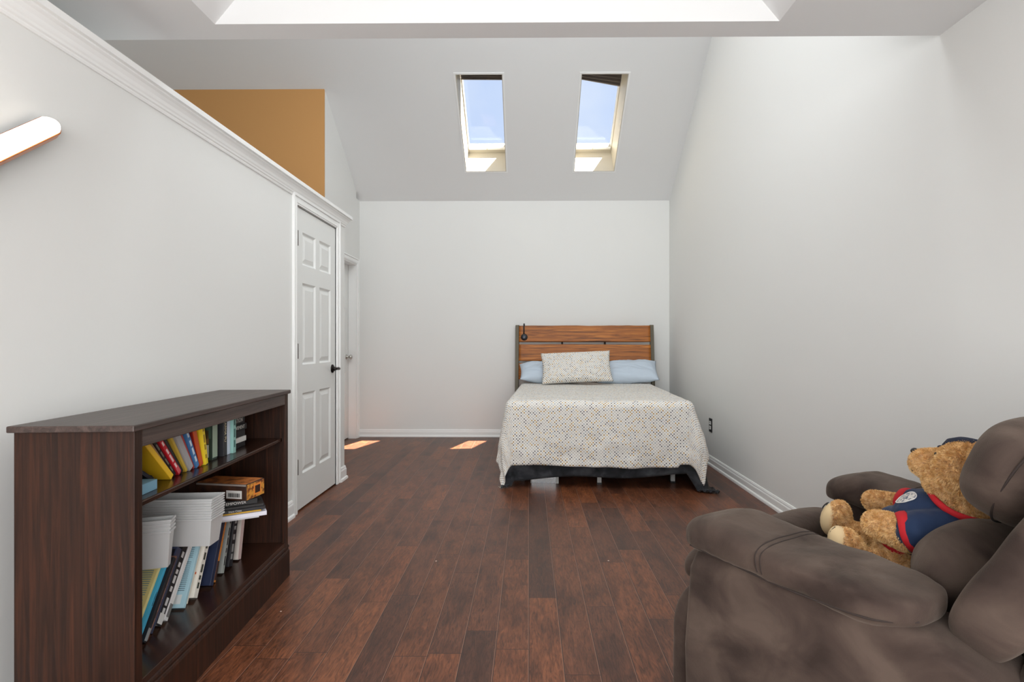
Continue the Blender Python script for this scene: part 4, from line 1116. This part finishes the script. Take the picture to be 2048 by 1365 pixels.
def remesh(name, bm, m, parent, vox=0.006, smooth=4):
    ob = mesh_obj(name, bm, m, None)
    md = ob.modifiers.new('r', 'REMESH'); md.mode = 'VOXEL'; md.voxel_size = vox; md.use_smooth_shade = True
    sm = ob.modifiers.new('s', 'SMOOTH'); sm.iterations = smooth; sm.factor = 0.6
    bpy.context.view_layer.update()
    me = eval_mesh(ob); bpy.data.objects.remove(ob)
    me.materials.clear(); me.materials.append(m)
    ob = bpy.data.objects.new(name, me); COL.objects.link(ob); ob.parent = parent
    for p in me.polygons: p.use_smooth = True
    return ob
def fur(ob, length=0.0065, wid=0.0016, dens=1.0, seed=1, down=(0, 0, -0.35)):
    """short curved tufts modelled into the same mesh"""
    rr = random.Random(seed); me = ob.data
    vs = [v.co.copy() for v in me.vertices]; fs = [tuple(p.vertices) for p in me.polygons]
    dn = Vector(down)
    polys = [(p.center.copy(), p.normal.copy(), p.area) for p in me.polygons]
    for c, nrm_, ar in polys:
        k = ar*dens*430000; kk = int(k)+(1 if rr.random() < k-int(k) else 0)
        t1 = nrm_.orthogonal().normalized(); t2 = nrm_.cross(t1)
        for _ in range(kk):
            p = c + t1*rr.uniform(-.003, .003) + t2*rr.uniform(-.003, .003) - nrm_*0.001
            cl = noise.noise_vector(c*85)*0.9
            d = (nrm_ + dn*0.5 + cl + t1*rr.uniform(-.35, .35) + t2*rr.uniform(-.35, .35)).normalized()
            s_ = d.cross(Vector((rr.uniform(-1, 1), rr.uniform(-1, 1), rr.uniform(-1, 1)))).normalized()*wid*rr.uniform(.7, 1.2)
            L = length*rr.uniform(.6, 1.25); i = len(vs)
            vs += [p-s_, p+s_, p+d*L*0.6+s_*0.7+dn*0.0008, p+d*L*0.6-s_*0.7+dn*0.0008, p+d*L+dn*0.002]
            fs += [(i, i+1, i+2, i+3), (i+3, i+2, i+4)]
    m2 = bpy.data.meshes.new(me.name); m2.from_pydata([tuple(v) for v in vs], [], fs); m2.update()
    for m in me.materials: m2.materials.append(m)
    for p in m2.polygons: p.use_smooth = True
    ob.data = m2
bm = new()
hc = L_(0.03, -0.165, 0.800)
ell(bm, hc, (0.083, 0.078, 0.076), rx(20))                       # head
ell(bm, L_(0.03, -0.130, 0.775), (0.070, 0.062, 0.060))          # cheeks / jaw
caps(bm, L_(0.03, -0.115, 0.800), L_(0.03, -0.070, 0.806), 0.050, 0.036)      # muzzle
caps(bm, L_(0.03, -0.160, 0.740), L_(0.03, -0.150, 0.690), 0.058, 0.062, 3)   # neck
ell(bm, L_(0.03, -0.085, 0.622), (0.094, 0.090, 0.105), rx(30))  # torso
ell(bm, L_(0.03, -0.030, 0.560), (0.092, 0.080, 0.062))          # hips
# arms
caps(bm, L_(0.115, -0.085, 0.690), L_(0.150, 0.055, 0.652), 0.033, 0.029, 8); caps(bm, L_(0.150, 0.055, 0.652), L_(0.152, 0.118, 0.645), 0.029, 0.030, 4)
caps(bm, L_(-0.055, -0.130, 0.655), L_(-0.076, -0.075, 0.645), 0.038, 0.041, 5); caps(bm, L_(-0.076, -0.075, 0.645), L_(-0.070, -0.002, 0.648), 0.042, 0.034, 7)
# legs
caps(bm, L_(0.085, -0.020, 0.555), L_(0.118, 0.165, 0.538), 0.046, 0.037, 9)
ell(bm, L_(0.118, 0.205, 0.572), (0.040, 0.034, 0.060), rx(8))
caps(bm, L_(-0.040, -0.060, 0.545), L_(-0.085, 0.030, 0.536), 0.048, 0.040, 7)
ell(bm, L_(-0.096, 0.055, 0.572), (0.040, 0.036, 0.052), Matrix.Rotation(math.radians(14), 3, 'Z') @ rx(-20))
body = remesh('body', bm, M_fur, bear, 0.0062, 5)
fur(body, 0.0070, 0.0014, 1.0, 5)
for x_, nm in ((-0.040, 'ear'), (0.100, 'ear')):
    bm = new(); ell(bm, L_(x_, -0.206, 0.864), (0.028, 0.014, 0.030), rx(25)); e_ = mesh_obj(nm, bm, M_fur, bear, True); fur(e_, 0.006, 0.0013, 1.2, 8)
bm = new(); ell(bm, L_(0.03, -0.043, 0.834), (0.012, 0.008, 0.007), rx(-25)); mesh_obj('nose', bm, mat('black_thread', (24, 20, 20), 0.5), bear, True)
bm = new(); tube(bm, [L_(0.03, -0.0385, 0.826), L_(0.03, -0.034, 0.812), L_(0.03, -0.0335, 0.800)], 0.0014, 6); tube(bm, [L_(0.014, -0.040, 0.792), L_(0.03, -0.0335, 0.800), L_(0.046, -0.040, 0.792)], 0.0012, 6)
tube(bm, [L_(0.0, -0.052, 0.786), L_(0.014, -0.040, 0.792)], 0.0012, 6)
mesh_obj('mouth_stitching', bm, bpy.data.materials['black_thread'], bear)
for x_ in (-0.008, 0.068):
    bm = new(); ell(bm, L_(x_, -0.108, 0.840), (0.0045, 0.0045, 0.0045)); mesh_obj('eye', bm, mat('dark_eye', (20, 14, 10), 0.1), bear, True)
# foot soles
bm = new(); ell(bm, L_(0.107, 0.218, 0.570), (0.037, 0.030, 0.052), rx(8)); mesh_obj('foot_sole', bm, M_pad, bear, True)
bm = new(); ell(bm, L_(-0.108, 0.070, 0.582), (0.036, 0.030, 0.046), Matrix.Rotation(math.radians(14), 3, 'Z') @ rx(-14)); mesh_obj('foot_sole', bm, M_pad, bear, True)
bm = new()
def on_ell(c, sz, az, el, g=1.02):
    return L_(*c)+Vector((sz[0]*math.cos(el)*math.sin(az), sz[1]*math.cos(el)*math.cos(az), sz[2]*math.sin(el)))*g
for dx in (-50, -28, -6, 16):
    for c_e, s_e in (((0.107, 0.218, 0.570), (0.037, 0.030, 0.052)), ((-0.108, 0.070, 0.582), (0.036, 0.030, 0.046))):
        tube(bm, [on_ell(c_e, s_e, math.radians(dx), math.radians(e_), 1.03) for e_ in (38, 52, 66)], 0.0011, 6)
mesh_obj('claw_stitching', bm, bpy.data.materials['black_thread'], bear)
# shirt: body and two short sleeves
bm = new()
ell(bm, L_(0.03, -0.090, 0.640), (0.104, 0.098, 0.100), rx(30)); ell(bm, L_(0.03, -0.055, 0.622), (0.104, 0.096, 0.050), rx(24))
caps(bm, L_(0.095, -0.100, 0.690), L_(0.138, -0.005, 0.668), 0.050, 0.043, 6)
caps(bm, L_(-0.040, -0.135, 0.664), L_(-0.071, -0.094, 0.654), 0.052, 0.053, 5)
sh = remesh('shirt', bm, M_navy, bear, 0.006, 5)
for v in sh.data.vertices:
    n_ = noise.noise(v.co*16+Vector((3, 1, 2))); v.co += v.normal*(0.006*n_+0.002*noise.noise(v.co*45))
def ring(name, c, axis, r, w_, m, ex=(1, 1)):
    ax = Vector(axis).normalized(); q_ = ax.to_track_quat('Z', 'X').to_matrix().to_4x4()
    bm = new(); prof_ = [(r, -w_), (r+0.004, -w_*0.8), (r+0.0055, 0), (r+0.004, w_*0.8), (r, w_), (r-0.008, w_*0.6), (r-0.008, -w_*0.6)]
    n_ = 40; M = Matrix.Translation(c) @ q_ @ Matrix.Diagonal((ex[0], ex[1], 1, 1)); R_ = []
    for a in range(n_):
        t = 2*PI*a/n_; R_.append([bm.verts.new(M @ Vector((rr_*math.cos(t), rr_*math.sin(t), z+0.003*math.sin(3*t)))) for rr_, z in prof_])
    for a in range(n_):
        for k in range(len(prof_)):
            f = bm.faces.new((R_[a][k], R_[(a+1) % n_][k], R_[(a+1) % n_][(k+1) % len(prof_)], R_[a][(k+1) % len(prof_)])); f.smooth = True
    return mesh_obj(name, bm, m, bear)
ring('collar', L_(0.03, -0.150, 0.718), (0, -0.42, 1), 0.072, 0.008, M_red)
ring('sleeve_cuff', L_(0.145, 0.022, 0.662), (0.03, 0.12, -0.03), 0.038, 0.013, M_red)
ring('sleeve_cuff', L_(-0.074, -0.080, 0.648), (-0.03, 0.075, -0.035), 0.046, 0.013, M_red, (1.05, 1.05))
ring('shirt_hem', L_(0.03, -0.036, 0.597), (0, 0.50, -1), 0.101, 0.010, M_red, (1.0, 0.92))
# crest on the chest: pale oval with broken print
bm = new()
sbv = BVHTree.FromPolygons([v.co for v in sh.data.vertices], [tuple(p.vertices) for p in sh.data.polygons])
nn = Vector((-0.50, 0.15, 0.80)).normalized(); cc = L_(0.006, -0.046, 0.69)
u_ = nn.cross(Vector((0, 0, 1))).normalized(); v_ = nn.cross(u_)
def onshirt(a, b, off):
    p = cc+u_*a+v_*b+nn*0.2
    h = sbv.ray_cast(p, -nn)
    return (h[0]+nn*off) if h[0] else cc+u_*a+v_*b
n_ = 28; prev = None
c0 = bm.verts.new(onshirt(0, 0, 0.0016))
for q_ in (0.33, 0.66, 1.0):
    rg = [bm.verts.new(onshirt(0.031*q_*math.cos(2*PI*a/n_), 0.021*q_*math.sin(2*PI*a/n_), 0.0016)) for a in range(n_)]
    for a in range(n_):
        if prev: bm.faces.new((prev[a], prev[(a+1) % n_], rg[(a+1) % n_], rg[a]))
        else: bm.faces.new((c0, rg[a], rg[(a+1) % n_]))
    prev = rg
cr = mesh_obj('chest_crest', bm, mat('crest_print', (214, 210, 204), 0.7, var=(160, (70, 84, 108), 0.50, 0.60)), bear)
bm = new()
tube(bm, [onshirt(0.031*math.cos(2*PI*a/n_), 0.021*math.sin(2*PI*a/n_), 0.0016) for a in range(n_+1)], 0.0012, 6)
mesh_obj('crest_border', bm, M_whitep, cr)
# cap on the far side of the head
bm = new()
Mcap = Matrix.Translation(L_(0.066, -0.160, 0.830)) @ Matrix.Rotation(math.radians(24), 4, 'Y') @ Matrix.Rotation(math.radians(6), 4, 'X')
lathe(bm, [(0.068, 0.0), (0.070, 0.010), (0.064, 0.026), (0.046, 0.038), (0.020, 0.044), (0.0, 0.045)], 30, M=Mcap)
cp = mesh_obj('cap', bm, M_navyd, bear)
bm = new(); lathe(bm, [(0.0001, 0.001), (0.050, 0.0), (0.050, -0.006), (0.0001, -0.005)], 26, M=Mcap @ Matrix.Translation((0.004, 0.036, 0.006)) @ Matrix.Diagonal((1, 0.9, 1, 1)))
mesh_obj('cap_brim', bm, M_navyd, cp)
